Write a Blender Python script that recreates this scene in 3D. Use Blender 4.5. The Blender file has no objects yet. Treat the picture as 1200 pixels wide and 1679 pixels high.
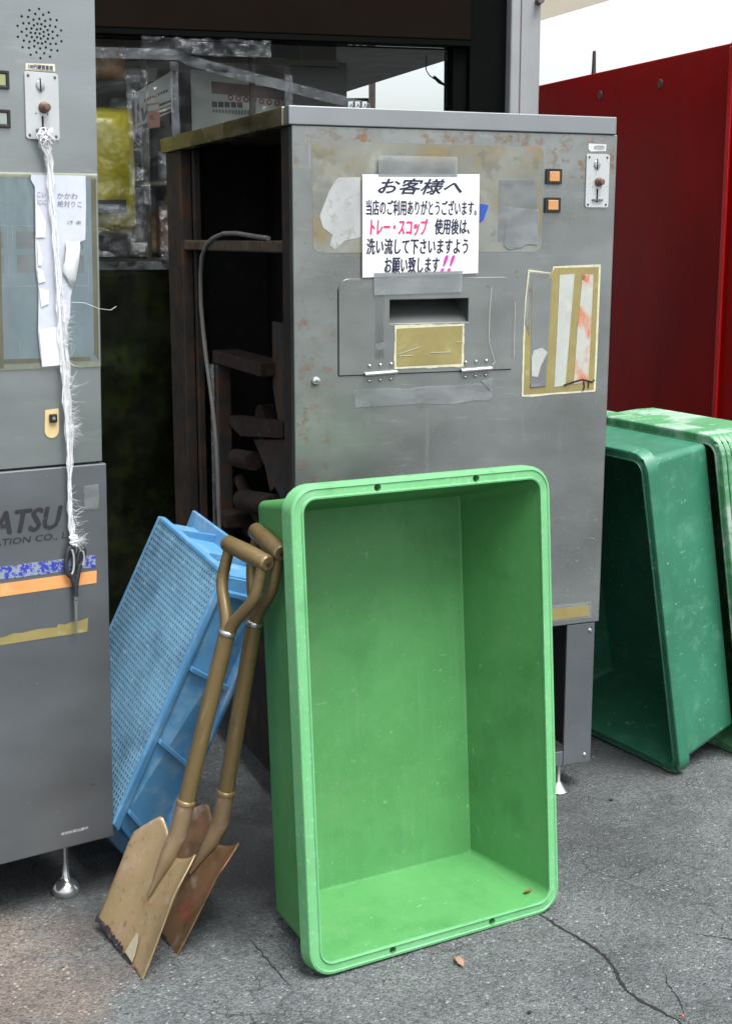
import bpy, bmesh, math, random
from mathutils import Vector, Matrix, noise
from mathutils.geometry import tessellate_polygon
random.seed(7)
R = math.radians
sc = bpy.context.scene
COL = sc.collection

# ------------------------------------------------------------------ camera, world, sun, exposure
cam_data = bpy.data.cameras.new('camera')
cam_data.sensor_fit = 'VERTICAL'; cam_data.sensor_height = 36.0
cam_data.lens = 2272.35 / 1679 * 36.0
cam_data.clip_start = 0.05; cam_data.clip_end = 500
cam = bpy.data.objects.new('camera', cam_data); COL.objects.link(cam)
cam.location = (0, 0, 1.4); cam.rotation_euler = (math.pi / 2 - 0.1958, 0, 0)
sc.camera = cam

SUN_EL, SUN_AZ = R(64), R(142)          # azimuth measured clockwise from +Y
world = bpy.data.worlds.new('World'); sc.world = world; world.use_nodes = True
wn = world.node_tree.nodes; wl = world.node_tree.links
bg = wn['Background']
sky = wn.new('ShaderNodeTexSky'); sky.sky_type = 'NISHITA'; sky.sun_disc = False
sky.sun_elevation = SUN_EL; sky.sun_rotation = SUN_AZ; sky.air_density = 1.0; sky.dust_density = 4.0; sky.ozone_density = 1.0
hs = wn.new('ShaderNodeHueSaturation'); hs.inputs['Saturation'].default_value = 0.22; hs.inputs['Value'].default_value = 1.0
wl.new(sky.outputs[0], hs.inputs['Color']); wl.new(hs.outputs[0], bg.inputs[0])
bg.inputs[1].default_value = 0.092

sd = bpy.data.lights.new('sun', 'SUN'); sd.energy = 1.5; sd.angle = R(34); sd.color = (1, .985, .955)
so = bpy.data.objects.new('sun', sd); COL.objects.link(so)
sdir = Vector((math.sin(SUN_AZ) * math.cos(SUN_EL), math.cos(SUN_AZ) * math.cos(SUN_EL), math.sin(SUN_EL)))
so.rotation_euler = sdir.to_track_quat('Z', 'Y').to_euler(); so.location = sdir * 20

sc.view_settings.view_transform = 'Standard'; sc.view_settings.look = 'None'
sc.view_settings.gamma = 1; sc.view_settings.use_curve_mapping = False
sc.view_settings.exposure = 1.82
sc.cycles.max_bounces = 6; sc.cycles.diffuse_bounces = 3; sc.cycles.glossy_bounces = 3; sc.cycles.transparent_max_bounces = 16
sc.cycles.use_denoising = True

# ------------------------------------------------------------------ helpers
def tag(o, label=None, cat=None, group=None, kind=None):
    if label: o['label'] = label
    if cat: o['category'] = cat
    if group: o['group'] = group
    if kind: o['kind'] = kind
    return o

def empty(name, loc=(0, 0, 0), rot=(0, 0, 0), label=None, cat=None, group=None):
    o = bpy.data.objects.new(name, None); COL.objects.link(o)
    o.empty_display_size = .05
    o.location = loc; o.rotation_euler = rot
    return tag(o, label, cat, group)

def link(name, me, parent=None, loc=None, rot=None):
    o = bpy.data.objects.new(name, me); COL.objects.link(o)
    if parent: o.parent = parent
    if loc is not None: o.location = loc
    if rot is not None: o.rotation_euler = rot
    return o

class MB:
    def __init__(s): s.v = []; s.f = []
    def add(s, vs, fs):
        n = len(s.v); s.v += [tuple(p) for p in vs]; s.f += [tuple(i + n for i in f) for f in fs]; return s
    def box(s, x0, x1, y0, y1, z0, z1, m=None):
        vs = [Vector((x, y, z)) for z in (z0, z1) for y in (y0, y1) for x in (x0, x1)]
        if m: vs = [m @ p for p in vs]
        return s.add(vs, [(0, 2, 3, 1), (4, 5, 7, 6), (0, 1, 5, 4), (2, 6, 7, 3), (0, 4, 6, 2), (1, 3, 7, 5)])
    def hexa(s, c):                         # 8 corners in box() order
        return s.add(c, [(0, 2, 3, 1), (4, 5, 7, 6), (0, 1, 5, 4), (2, 6, 7, 3), (0, 4, 6, 2), (1, 3, 7, 5)])
    def loft(s, loops, cap0=True, cap1=True, closed=True):
        n = len(loops[0]); vs = [p for l in loops for p in l]; fs = []
        for i in range(len(loops) - 1):
            for j in range(n if closed else n - 1):
                k = (j + 1) % n
                fs.append((i * n + j, i * n + k, (i + 1) * n + k, (i + 1) * n + j))
        if cap0: fs.append(tuple(range(n))[::-1])
        if cap1: fs.append(tuple((len(loops) - 1) * n + j for j in range(n)))
        return s.add(vs, fs)
    def tube(s, path, r, n=8, cap=True):
        path = [Vector(p) for p in path]; rs = r if isinstance(r, (list, tuple)) else [r] * len(path)
        loops = []; up = None
        for i, p in enumerate(path):
            t = (path[min(i + 1, len(path) - 1)] - path[max(i - 1, 0)]).normalized()
            if up is None: up = t.orthogonal().normalized()
            up = (up - t * up.dot(t))
            up = up.normalized() if up.length > 1e-6 else t.orthogonal().normalized()
            b = t.cross(up)
            loops.append([p + (up * math.cos(2 * math.pi * k / n) + b * math.sin(2 * math.pi * k / n)) * rs[i] for k in range(n)])
        return s.loft(loops, cap, cap)
    def lathe(s, prof, n=24, o=(0, 0, 0), axis='z'):
        loops = []
        for r, h in prof:
            l = []
            for k in range(n):
                a = 2 * math.pi * k / n; c, d = r * math.cos(a), r * math.sin(a)
                l.append({'z': (o[0] + c, o[1] + d, o[2] + h), 'y': (o[0] + c, o[1] - h, o[2] + d), 'x': (o[0] + h, o[1] + c, o[2] + d)}[axis])
            loops.append(l)
        return s.loft(loops)
    def prism(s, outer, holes=(), y0=0, y1=.002, M=None):
        """polygon in (x,z), extruded along y from y0 (front) to y1"""
        polys = [list(outer)] + [list(h) for h in holes]
        flat = [p for q in polys for p in q]; n = len(flat)
        tris = tessellate_polygon([[Vector((p[0], p[1], 0)) for p in q] for q in polys])
        vs = [Vector((p[0], y0, p[1])) for p in flat] + [Vector((p[0], y1, p[1])) for p in flat]
        fs = []
        for t in tris:
            a, b, c = [flat[i] for i in t]
            ar = (b[0] - a[0]) * (c[1] - a[1]) - (b[1] - a[1]) * (c[0] - a[0])
            if abs(ar) < 1e-12: continue
            t = tuple(t) if ar > 0 else tuple(t)[::-1]
            fs.append(t); fs.append(tuple(i + n for i in t[::-1]))
        o = 0
        for q in polys:
            m = len(q)
            for i in range(m): fs.append((o + i, o + n + i, o + n + (i + 1) % m, o + (i + 1) % m))
            o += m
        if M: vs = [M @ p for p in vs]
        return s.add(vs, fs)
    def mesh(s, name, smooth=None, fixn=True):
        me = bpy.data.meshes.new(name); me.from_pydata(s.v, [], s.f); me.update()
        if fixn:
            bm = bmesh.new(); bm.from_mesh(me); bmesh.ops.recalc_face_normals(bm, faces=bm.faces); bm.to_mesh(me); bm.free()
        if smooth is not None:
            me.shade_smooth(); me.set_sharp_from_angle(angle=R(smooth))
        return me
    def build(s, name, mat, parent=None, smooth=None, bevel=0, seg=2, fixn=True, loc=None, rot=None):
        me = s.mesh(name, smooth, fixn); me.materials.append(mat)
        o = link(name, me, parent, loc, rot)
        if bevel:
            b = o.modifiers.new('bevel', 'BEVEL'); b.width = bevel; b.segments = seg; b.limit_method = 'ANGLE'; b.angle_limit = R(40)
        return o

def rrect(x0, x1, z0, z1, r, n=5, corners=(1, 1, 1, 1)):
    """rounded rectangle (x,z); corners: bl, br, tr, tl"""
    out = []
    for (cx, cz, a0, on) in ((x0 + r, z0 + r, 180, corners[0]), (x1 - r, z0 + r, 270, corners[1]), (x1 - r, z1 - r, 0, corners[2]), (x0 + r, z1 - r, 90, corners[3])):
        if on:
            for k in range(n + 1):
                a = R(a0 + 90 * k / n); out.append((cx + r * math.cos(a), cz + r * math.sin(a)))
        else:
            a = R(a0 + 45); out.append((cx + r * math.copysign(1, math.cos(a)), cz + r * math.copysign(1, math.sin(a))))
    return out

def circle(x, z, r, n=12):
    return [(x + r * math.cos(2 * math.pi * k / n), z + r * math.sin(2 * math.pi * k / n)) for k in range(n)]

# ------------------------------------------------------------------ materials
def mixc(nt, fac, a, b, mode='MIX'):
    m = nt.nodes.new('ShaderNodeMix'); m.data_type = 'RGBA'; m.blend_type = mode
    for sock, val in ((m.inputs[0], fac), (m.inputs[6], a), (m.inputs[7], b)):
        if hasattr(val, 'is_linked') or hasattr(val, 'links'): nt.links.new(val, sock)
        elif isinstance(val, (int, float)): sock.default_value = val
        else: sock.default_value = tuple(val) + ((1,) if len(val) == 3 else ())
    return m.outputs[2]

def noise_fac(nt, vec, scale, lo, hi, detail=3, rough=.6, dist=0, offset=None):
    mp = nt.nodes.new('ShaderNodeMapping'); nt.links.new(vec, mp.inputs[0])
    mp.inputs['Scale'].default_value = scale if isinstance(scale, tuple) else (scale,) * 3
    if offset: mp.inputs['Location'].default_value = offset
    n = nt.nodes.new('ShaderNodeTexNoise'); n.inputs['Scale'].default_value = 1; n.inputs['Detail'].default_value = detail
    n.inputs['Roughness'].default_value = rough; n.inputs['Distortion'].default_value = dist
    nt.links.new(mp.outputs[0], n.inputs['Vector'])
    r = nt.nodes.new('ShaderNodeMapRange'); r.clamp = True
    r.inputs[1].default_value = lo; r.inputs[2].default_value = hi
    nt.links.new(n.outputs[0], r.inputs[0])
    return r.outputs[0]

_mats = {}
ALB = .72
def pbr(name, base, rough=.5, metal=0., var=.18, vscale=4, spots=(), bump=0., bscale=120, bdist=.001, rvar=.1, coat=0., spec=.5, wave=0.):
    """spots: (colour, scale, lo, hi, strength[, detail])"""
    m = bpy.data.materials.new(name); m.use_nodes = True; nt = m.node_tree
    b = nt.nodes['Principled BSDF']; tc = nt.nodes.new('ShaderNodeTexCoord'); vec = tc.outputs['Object']
    b.inputs['Metallic'].default_value = metal; b.inputs['Specular IOR Level'].default_value = spec
    if coat: b.inputs['Coat Weight'].default_value = coat; b.inputs['Coat Roughness'].default_value = .15
    base = tuple(c * ALB for c in base); spots = [(tuple(c * ALB for c in sp[0]),) + tuple(sp[1:]) for sp in spots]
    dark = tuple(c * (1 - var) for c in base); light = tuple(min(1, c * (1 + var)) for c in base)
    col = mixc(nt, noise_fac(nt, vec, vscale, .3, .7), dark, light)
    for i, sp in enumerate(spots):
        c, s, lo, hi, st = sp[:5]; det = sp[5] if len(sp) > 5 else 3
        f = noise_fac(nt, vec, s, lo, hi, det, .65, 0, (3.1 * i + 1.7, 5.3 * i, 2.9 * i))
        mm = nt.nodes.new('ShaderNodeMath'); mm.operation = 'MULTIPLY'; mm.inputs[1].default_value = st
        nt.links.new(f, mm.inputs[0])
        col = mixc(nt, mm.outputs[0], col, c)
    nt.links.new(col, b.inputs['Base Color'])
    if rvar:
        rf = noise_fac(nt, vec, vscale * 2.3 if not isinstance(vscale, tuple) else vscale, .25, .75, 3)
        mr = nt.nodes.new('ShaderNodeMapRange'); mr.inputs[3].default_value = max(.03, rough - rvar); mr.inputs[4].default_value = min(1, rough + rvar)
        nt.links.new(rf, mr.inputs[0]); nt.links.new(mr.outputs[0], b.inputs['Roughness'])
    else: b.inputs['Roughness'].default_value = rough
    if bump:
        bf = noise_fac(nt, vec, bscale, 0, 1, 2)
        bp = nt.nodes.new('ShaderNodeBump'); bp.inputs['Strength'].default_value = bump; bp.inputs['Distance'].default_value = bdist
        nt.links.new(bf, bp.inputs['Height']); nt.links.new(bp.outputs[0], b.inputs['Normal'])
        if wave:
            wf = noise_fac(nt, vec, 5.5, 0, 1, 2); bw_ = nt.nodes.new('ShaderNodeBump'); bw_.inputs['Strength'].default_value = wave; bw_.inputs['Distance'].default_value = .03
            nt.links.new(wf, bw_.inputs['Height']); nt.links.new(bw_.outputs[0], bp.inputs['Normal'])
    _mats[name] = m
    return m

def film(name, tint, white, gloss_rough, bump=0, bscale=30, whitecol=(.8, .83, .85), frn=1.5, bdist=.01, wscale=25):
    """thin clear sheet: transparent + a little milky diffuse + fresnel gloss"""
    m = bpy.data.materials.new(name); m.use_nodes = True; nt = m.node_tree
    for n in list(nt.nodes):
        if n.type != 'OUTPUT_MATERIAL': nt.nodes.remove(n)
    out = [n for n in nt.nodes if n.type == 'OUTPUT_MATERIAL'][0]
    tr = nt.nodes.new('ShaderNodeBsdfTransparent'); tr.inputs[0].default_value = (*tint, 1)
    df = nt.nodes.new('ShaderNodeBsdfDiffuse'); df.inputs[0].default_value = (*whitecol, 1)
    gl = nt.nodes.new('ShaderNodeBsdfGlossy'); gl.inputs['Roughness'].default_value = gloss_rough; gl.inputs[0].default_value = (.9, .9, .9, 1)
    fr = nt.nodes.new('ShaderNodeFresnel'); fr.inputs[0].default_value = frn
    m1 = nt.nodes.new('ShaderNodeMixShader'); m2 = nt.nodes.new('ShaderNodeMixShader')
    tc = nt.nodes.new('ShaderNodeTexCoord')
    if white:
        f = noise_fac(nt, tc.outputs['Object'], wscale, .3, .75, 5)
        mr = nt.nodes.new('ShaderNodeMapRange'); mr.inputs[3].default_value = white * .35; mr.inputs[4].default_value = min(1, white * 1.7)
        nt.links.new(f, mr.inputs[0]); nt.links.new(mr.outputs[0], m1.inputs[0])
    else: m1.inputs[0].default_value = 0
    nt.links.new(tr.outputs[0], m1.inputs[1]); nt.links.new(df.outputs[0], m1.inputs[2])
    nt.links.new(fr.outputs[0], m2.inputs[0]); nt.links.new(m1.outputs[0], m2.inputs[1]); nt.links.new(gl.outputs[0], m2.inputs[2])
    nt.links.new(m2.outputs[0], out.inputs[0])
    if bump:
        bf = noise_fac(nt, tc.outputs['Object'], bscale, 0, 1, 3, .5, 1.0)
        bp = nt.nodes.new('ShaderNodeBump'); bp.inputs['Strength'].default_value = bump; bp.inputs['Distance'].default_value = bdist
        nt.links.new(bf, bp.inputs['Height']); nt.links.new(bp.outputs[0], gl.inputs['Normal']); nt.links.new(bp.outputs[0], fr.inputs['Normal'])
    return m

RUST = (.16, .06, .02); OCHRE = (.30, .20, .07)
M_steel = pbr('brushed_steel', (.335, .362, .355), .33, .8, .14, (2.5, 2.5, 5), [((.20, .21, .205), 5, .5, .72, .35), (OCHRE, 8, .62, .74, .25), (RUST, 40, .69, .74, .45), ((.30, .20, .09), 70, .68, .73, .4), ((.45, .48, .48), (9, 9, 30), .6, .72, .3), ((.6, .62, .62), (60, 60, 3), .66, .74, .25), ((.55, .57, .58), 150, .72, .78, .5)], .25, (18, 18, 420), .0006, wave=.05)
M_steel_clean = pbr('brushed_steel_clean', (.335, .37, .375), .36, .8, .10, (2.5, 2.5, 5), [((.22, .235, .235), 4, .52, .75, .3), ((.5, .53, .53), (9, 9, 40), .62, .74, .3), ((.5, .52, .53), 120, .71, .76, .4)], .25, (18, 18, 420), .0006, wave=.05)
M_steel_d = pbr('brushed_steel_lower', (.205, .225, .245), .40, .7, .12, (2.5, 2.5, 5), [((.15, .16, .17), 3.0, .5, .85, .4), ((.5, .52, .54), 95, .70, .75, .6), (RUST, 30, .72, .78, .4)], .25, (18, 18, 420), .0006, wave=.05)
M_steel_top = pbr('cap_steel', (.29, .315, .33), .45, .6, .06, 5, [((.3, .3, .28), 40, .68, .75, .4)], .15, (400, 18, 18), .0005)
M_brass_steel = pbr('stained_cap_steel', (.38, .33, .19), .28, .8, .35, (2, 5, 10), [((.55, .5, .36), (3, 5, 30), .5, .62, .6), ((.10, .07, .03), 12, .55, .7, .6)], .3, 30, .002)
M_frame = pbr('brown_frame_steel', (.04, .034, .03), .6, .3, .3, 10, [(RUST, 14, .5, .7, .6), ((.09, .085, .08), 40, .62, .7, .4)], .2, 90, .001)
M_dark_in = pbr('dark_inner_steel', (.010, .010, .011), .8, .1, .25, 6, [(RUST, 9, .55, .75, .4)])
M_rust = pbr('rusty_iron', (.032, .013, .008), .85, .1, .5, 14, [((.012, .009, .008), 20, .45, .62, .8), ((.17, .09, .045), 50, .6, .7, .6), ((.12, .11, .1), 25, .62, .75, .4)], .6, 90, .003)
M_rustgrey = pbr('rust_flecked_plate', (.06, .06, .06), .65, .3, .25, 10, [(RUST, 16, .48, .66, .75)], .3, 80, .001)
M_rail = pbr('rusty_rail_steel', (.22, .19, .15), .45, .5, .25, 12, [(RUST, (6, 14, 20), .48, .66, .8), ((.45, .42, .36), 40, .6, .7, .4)], .3, 60, .001)
M_cable = pbr('grey_cable_sheath', (.20, .20, .19), .5, 0, .15, 30)
M_black = pbr('black_plastic', (.012, .012, .014), .35, 0, .2, 30)
M_hole = pbr('hole_black', (.004, .004, .004), .9, 0, 0, 5, rvar=0)
M_white = pbr('white_painted_plate', (.68, .70, .70), .35, .1, .06, 12, [((.4, .36, .3), 35, .68, .76, .5)])
M_coin = pbr('pale_coin_plate', (.58, .61, .62), .32, .35, .06, 14, [((.35, .28, .2), 40, .68, .75, .6)])
M_paper = pbr('white_paper', (.86, .87, .88), .55, 0, .015, 6)
M_paper_old = pbr('torn_paper', (.56, .60, .68), .7, 0, .10, 9, [((.5, .53, .58), 14, .5, .7, .5)], .3, 40, .002)
M_paper_bright = pbr('clean_torn_paper', (.85, .87, .9), .7, 0, .04, 9, bump=.2, bscale=30, bdist=.002)
M_ink = pbr('navy_ink', (.008, .009, .05), .55, 0, .1, 20, rvar=0)
M_pink = pbr('pink_ink', (.68, .03, .16), .55, 0, .1, 20, rvar=0)
M_magenta = pbr('magenta_ink', (.55, .05, .38), .55, 0, .1, 20, rvar=0)
M_greyink = pbr('faded_grey_ink', (.18, .19, .22), .6, 0, .2, 60, rvar=0)
M_blackink = pbr('black_print', (.02, .02, .025), .5, 0, .3, 60, [((.3, .31, .32), 70, .64, .72, .7)])
M_tape = film('clear_tape', (.95, .96, .96), .06, .3, .3, 60, (.5, .54, .56), bdist=.001, wscale=8)
M_tape_milky = film('milky_tape', (.95, .96, .96), .17, .35, .3, 60, (.50, .55, .57), bdist=.001, wscale=(9, 9, 22))
M_adhesive = pbr('old_adhesive', (.225, .235, .205), .6, .3, .2, 9, [((.25, .19, .085), 9, .46, .62, .75), ((.27, .29, .29), 5, .5, .66, .8), ((.13, .13, .11), 26, .58, .68, .5), ((.42, .2, .08), 16, .64, .72, .6), ((.46, .48, .45), 9, .58, .75, .6), ((.2, .2, .17), 60, .68, .74, .5)], .3, 80, .001)
M_olive = pbr('yellowed_tape', (.28, .235, .085), .55, 0, .14, 14, [((.4, .37, .2), 30, .6, .72, .6), ((.17, .14, .06), 40, .66, .74, .4)], .3, 50, .001)
M_olive_edge = pbr('dried_glue_edge', (.60, .58, .42), .6, 0, .15, 40, bump=.4, bscale=150, bdist=.002)
M_strip = pbr('faded_label_strip', (.44, .465, .44), .5, 0, .1, 12, [((.62, .60, .5), 14, .55, .7, .5)], .3, 40, .001)
M_strip_rust = pbr('rust_stained_label_strip', (.47, .48, .44), .5, 0, .1, 12, [((.55, .16, .05), (18, 18, 9), .50, .60, .85), ((.22, .06, .04), 30, .62, .68, .8)], .3, 40, .001)
M_orange_btn = pbr('orange_button', (.56, .27, .10), .4, 0, .08, 20, coat=.3)
M_lime_btn = pbr('dim_button_lens', (.32, .34, .16), .3, 0, .1, 20, coat=.3)
M_grey_btn = pbr('grey_button_lens', (.28, .33, .30), .3, 0, .1, 20, coat=.3)
M_chrome = pbr('bright_steel', (.6, .61, .62), .22, .9, .08, 20, [((.3, .28, .24), 60, .62, .7, .5)])
M_brownknob = pbr('rusty_knob', (.20, .12, .09), .4, .4, .3, 40)
M_orange_st = pbr('orange_sticker', (.80, .36, .13), .5, 0, .08, 10, [((.55, .3, .08), 20, .55, .7, .5), ((.9, .5, .25), 30, .6, .7, .4)])
M_blue_st = pbr('worn_blue_print', (.30, .34, .42), .5, .2, .1, 20, [((.02, .04, .45), 130, .46, .56, .95)])
M_ylabel = pbr('cream_lock_plate', (.78, .60, .30), .4, .2, .08, 20)
M_print = pbr('faded_blue_poster', (.44, .58, .66), .35, 0, .12, 8, [((.30, .36, .40), (12, 12, 5), .5, .7, .6), ((.58, .66, .70), (70, 70, 18), .58, .72, .6)], coat=.3)
M_printline = pbr('pale_print_line', (.62, .72, .78), .4, 0, .1, 30)
M_printgrey = pbr('grey_print_box', (.42, .44, .46), .4, 0, .12, 20)
M_string = pbr('white_plastic_string', (.82, .84, .86), .5, 0, .06, 60)
M_scis = pbr('dark_scissor_grip', (.03, .035, .045), .35, 0, .25, 40)
M_scis_in = pbr('grey_grip_inlay', (.42, .42, .38), .45, 0, .1, 40)
GREEN_W = (.38, .62, .45)
M_greenA = pbr('mint_green_plastic', (.080, .292, .088), .5, 0, .10, 3, [((.105, .34, .11), 5, .45, .7, .5), ((.042, .18, .052), 7, .52, .72, .45), ((.11, .32, .12), 22, .54, .7, .4), ((.12, .34, .14), (70, 70, 5), .55, .72, .3), ((.17, .30, .13), 4, .58, .75, .35), ((.36, .54, .38), 190, .66, .72, .45), ((.34, .54, .38), (70, 70, 26), .69, .74, .5), ((.34, .54, .38), (26, 70, 70), .70, .75, .4), ((.03, .08, .03), 230, .71, .75, .6)], .3, 70, .001, spec=.35)
M_greenA_rim = pbr('scuffed_green_rim', (.145, .455, .185), .5, 0, .08, 6, [((.30, .56, .36), 90, .58, .68, .6), ((.20, .47, .26), 9, .5, .7, .5), ((.09, .31, .12), 12, .56, .70, .5), ((.05, .1, .05), 160, .68, .73, .6)], .3, 80, .001)
M_greenB = pbr('teal_green_plastic', (.032, .185, .108), .42, 0, .12, 4, [((.06, .26, .15), 7, .5, .7, .6), ((.30, .50, .40), 75, .66, .71, .6), ((.36, .58, .46), (25, 25, 110), .67, .72, .6), ((.10, .30, .19), 18, .56, .7, .5)], .25, 60, .001)
M_greenC = pbr('bleached_green_plastic', (.10, .34, .15), .5, 0, .15, 5, [((.46, .60, .52), 9, .48, .60, .8), ((.5, .62, .55), 60, .6, .68, .6), ((.06, .24, .10), 15, .6, .7, .5)], .4, 60, .001)
M_greenD = pbr('dull_green_plastic', (.05, .22, .11), .5, 0, .15, 5, [((.3, .45, .36), 50, .62, .7, .5)], .4, 60, .001)
M_blue = pbr('blue_crate_plastic', (.10, .30, .54), .5, 0, .12, 6, [((.07, .22, .44), 9, .52, .7, .6), ((.32, .47, .60), 13, .5, .68, .6), ((.1, .14, .2), 40, .66, .74, .5), ((.5, .65, .75), 110, .68, .74, .5)], .25, 60, .001)
M_blue_lat = pbr('blue_crate_mesh', (.20, .40, .57), .45, 0, .15, 8, [((.09, .17, .27), 7, .5, .68, .7), ((.45, .62, .75), 40, .6, .7, .5)])
M_blue_in = pbr('blue_crate_back', (.008, .02, .045), .6, 0, .2, 8, [((.05, .05, .05), 9, .5, .65, .6)])
GOLD = (.20, .145, .062)
M_khaki = pbr('khaki_paint', GOLD, .36, .3, .16, (8, 8, 3), [((.10, .062, .03), (9, 9, 22), .58, .68, .5), ((.36, .29, .16), (70, 70, 8), .62, .70, .5), ((.33, .25, .12), (16, 16, 5), .56, .7, .5), ((.12, .07, .035), 45, .66, .73, .6), ((.3, .1, .06), 30, .70, .76, .5)], .2, 70, .0008)
M_blade = pbr('worn_khaki_blade', (.33, .245, .125), .42, .25, .14, 9, [((.38, .25, .18), 9, .46, .66, .6), ((.42, .36, .30), 24, .60, .70, .5), ((.30, .10, .06), 34, .63, .70, .6), ((.14, .09, .05), 60, .6, .68, .5), ((.5, .46, .4), (200, 200, 14), .64, .70, .5)], .35, 40, .002)
M_blade_dirty = pbr('rusty_khaki_blade', (.17, .095, .045), .55, .2, .25, 9, [((.36, .075, .05), 16, .52, .62, .7), ((.05, .03, .02), 12, .5, .64, .6), ((.32, .27, .2), 14, .58, .7, .6)], .3, 40, .002)
M_bladeedge = pbr('chipped_black_edge', (.022, .020, .030), .6, .2, .3, 30, [((.22, .085, .06), 45, .56, .64, .8), ((.3, .28, .26), 60, .62, .68, .6)], .6, 90, .003)
M_wornsteel = pbr('bare_worn_steel', (.75, .68, .50), .35, .6, .1, 30)
M_socket = pbr('pinkish_worn_socket', (.27, .195, .11), .42, .3, .15, 14, [((.46, .30, .26), 22, .54, .66, .65), ((.5, .12, .12), 30, .62, .7, .5)], .25, 60, .001)
M_header = pbr('dark_brown_beam', (.008, .0052, .0036), .9, 0, .15, 3, spec=.05)
M_jamb = pbr('black_door_frame', (.003, .0035, .0035), .8, 0, .2, 5, spec=.04)
M_post = pbr('grey_aluminium_post', (.33, .345, .36), .5, .3, .08, 6, [((.22, .22, .22), 30, .66, .75, .4)], .1, 60, .001)
M_cream = pbr('cream_eave', (.95, .91, .83), .6, 0, .08, 4, [((.25, .22, .18), 12, .6, .75, .4)])
M_awning = bpy.data.materials.new('translucent_roof_sheet'); M_awning.use_nodes = True
_n = M_awning.node_tree; _b = _n.nodes['Principled BSDF']; _b.inputs['Base Color'].default_value = (.62, .61, .57, 1); _b.inputs['Roughness'].default_value = .6
_t = _n.nodes.new('ShaderNodeBsdfTranslucent'); _t.inputs[0].default_value = (.66, .64, .58, 1); _m = _n.nodes.new('ShaderNodeMixShader'); _m.inputs[0].default_value = .6
_n.links.new(_b.outputs[0], _m.inputs[1]); _n.links.new(_t.outputs[0], _m.inputs[2]); _n.links.new(_m.outputs[0], [x for x in _n.nodes if x.type == 'OUTPUT_MATERIAL'][0].inputs[0])
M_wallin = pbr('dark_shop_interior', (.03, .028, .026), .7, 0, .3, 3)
M_red = pbr('deep_red_sheet', (.44, .0012, .0015), .5, .0, .12, (1.2, 1.2, .6), [((.16, .001, .004), (1.1, 1.1, .5), .5, .75, .6), ((.22, .001, .003), (6, 6, .4), .55, .7, .4), ((.1, .01, .01), 50, .68, .74, .4)], spec=.12)
M_redtrim = pbr('bright_red_trim', (.75, .004, .006), .35, 0, .08, 5)
M_boltgrey = pbr('dull_bolt_cap', (.12, .09, .10), .6, 0, .1, 20)
M_glass = film('window_glass', (.95, .97, .96), .0, .01, frn=1.12)
M_plastic = film('clear_plastic_sheet', (.95, .96, .96), .006, .08, 1.0, (14, 14, 9), frn=1.22, bdist=.03, wscale=(20, 20, 6))
M_plastic_fold = film('folded_plastic_edge', (.88, .9, .92), .09, .15, .9, 40, (.5, .56, .62), frn=1.3, bdist=.012)
M_yellow = pbr('yellow_sack_plastic', (.62, .50, .01), .22, 0, .2, 8, [((.25, .22, .01), 9, .5, .7, .5)], .9, 16, .02, coat=.6)
M_soil = pbr('dark_printed_sheet', (.012, .014, .005), .6, 0, .5, 16, [((.04, .055, .003), 9, .52, .70, .8), ((.03, .035, .02), 26, .55, .7, .6), ((.05, .03, .004), 15, .6, .7, .6)], .3, 10, .01, spec=.1)

def bloom(name, col, scale, lo, hi, st, rough=.8):
    """thin uneven deposit (rust, lime, dust): clear between its specks"""
    m = bpy.data.materials.new(name); m.use_nodes = True; nt = m.node_tree; b = nt.nodes['Principled BSDF']
    b.inputs['Base Color'].default_value = (*[c * ALB for c in col], 1); b.inputs['Roughness'].default_value = rough
    tc = nt.nodes.new('ShaderNodeTexCoord'); f = noise_fac(nt, tc.outputs['Object'], scale, lo, hi, 5, .7)
    g_ = noise_fac(nt, tc.outputs['Object'], 5, .35, .6, 2); mm = nt.nodes.new('ShaderNodeMath'); mm.operation = 'MULTIPLY'; nt.links.new(f, mm.inputs[0]); nt.links.new(g_, mm.inputs[1])
    m2 = nt.nodes.new('ShaderNodeMath'); m2.operation = 'MULTIPLY'; m2.inputs[1].default_value = st; nt.links.new(mm.outputs[0], m2.inputs[0])
    tr = nt.nodes.new('ShaderNodeBsdfTransparent'); mx = nt.nodes.new('ShaderNodeMixShader')
    nt.links.new(m2.outputs[0], mx.inputs[0]); nt.links.new(tr.outputs[0], mx.inputs[1]); nt.links.new(b.outputs[0], mx.inputs[2])
    nt.links.new(mx.outputs[0], [x for x in nt.nodes if x.type == 'OUTPUT_MATERIAL'][0].inputs[0])
    return m
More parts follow.
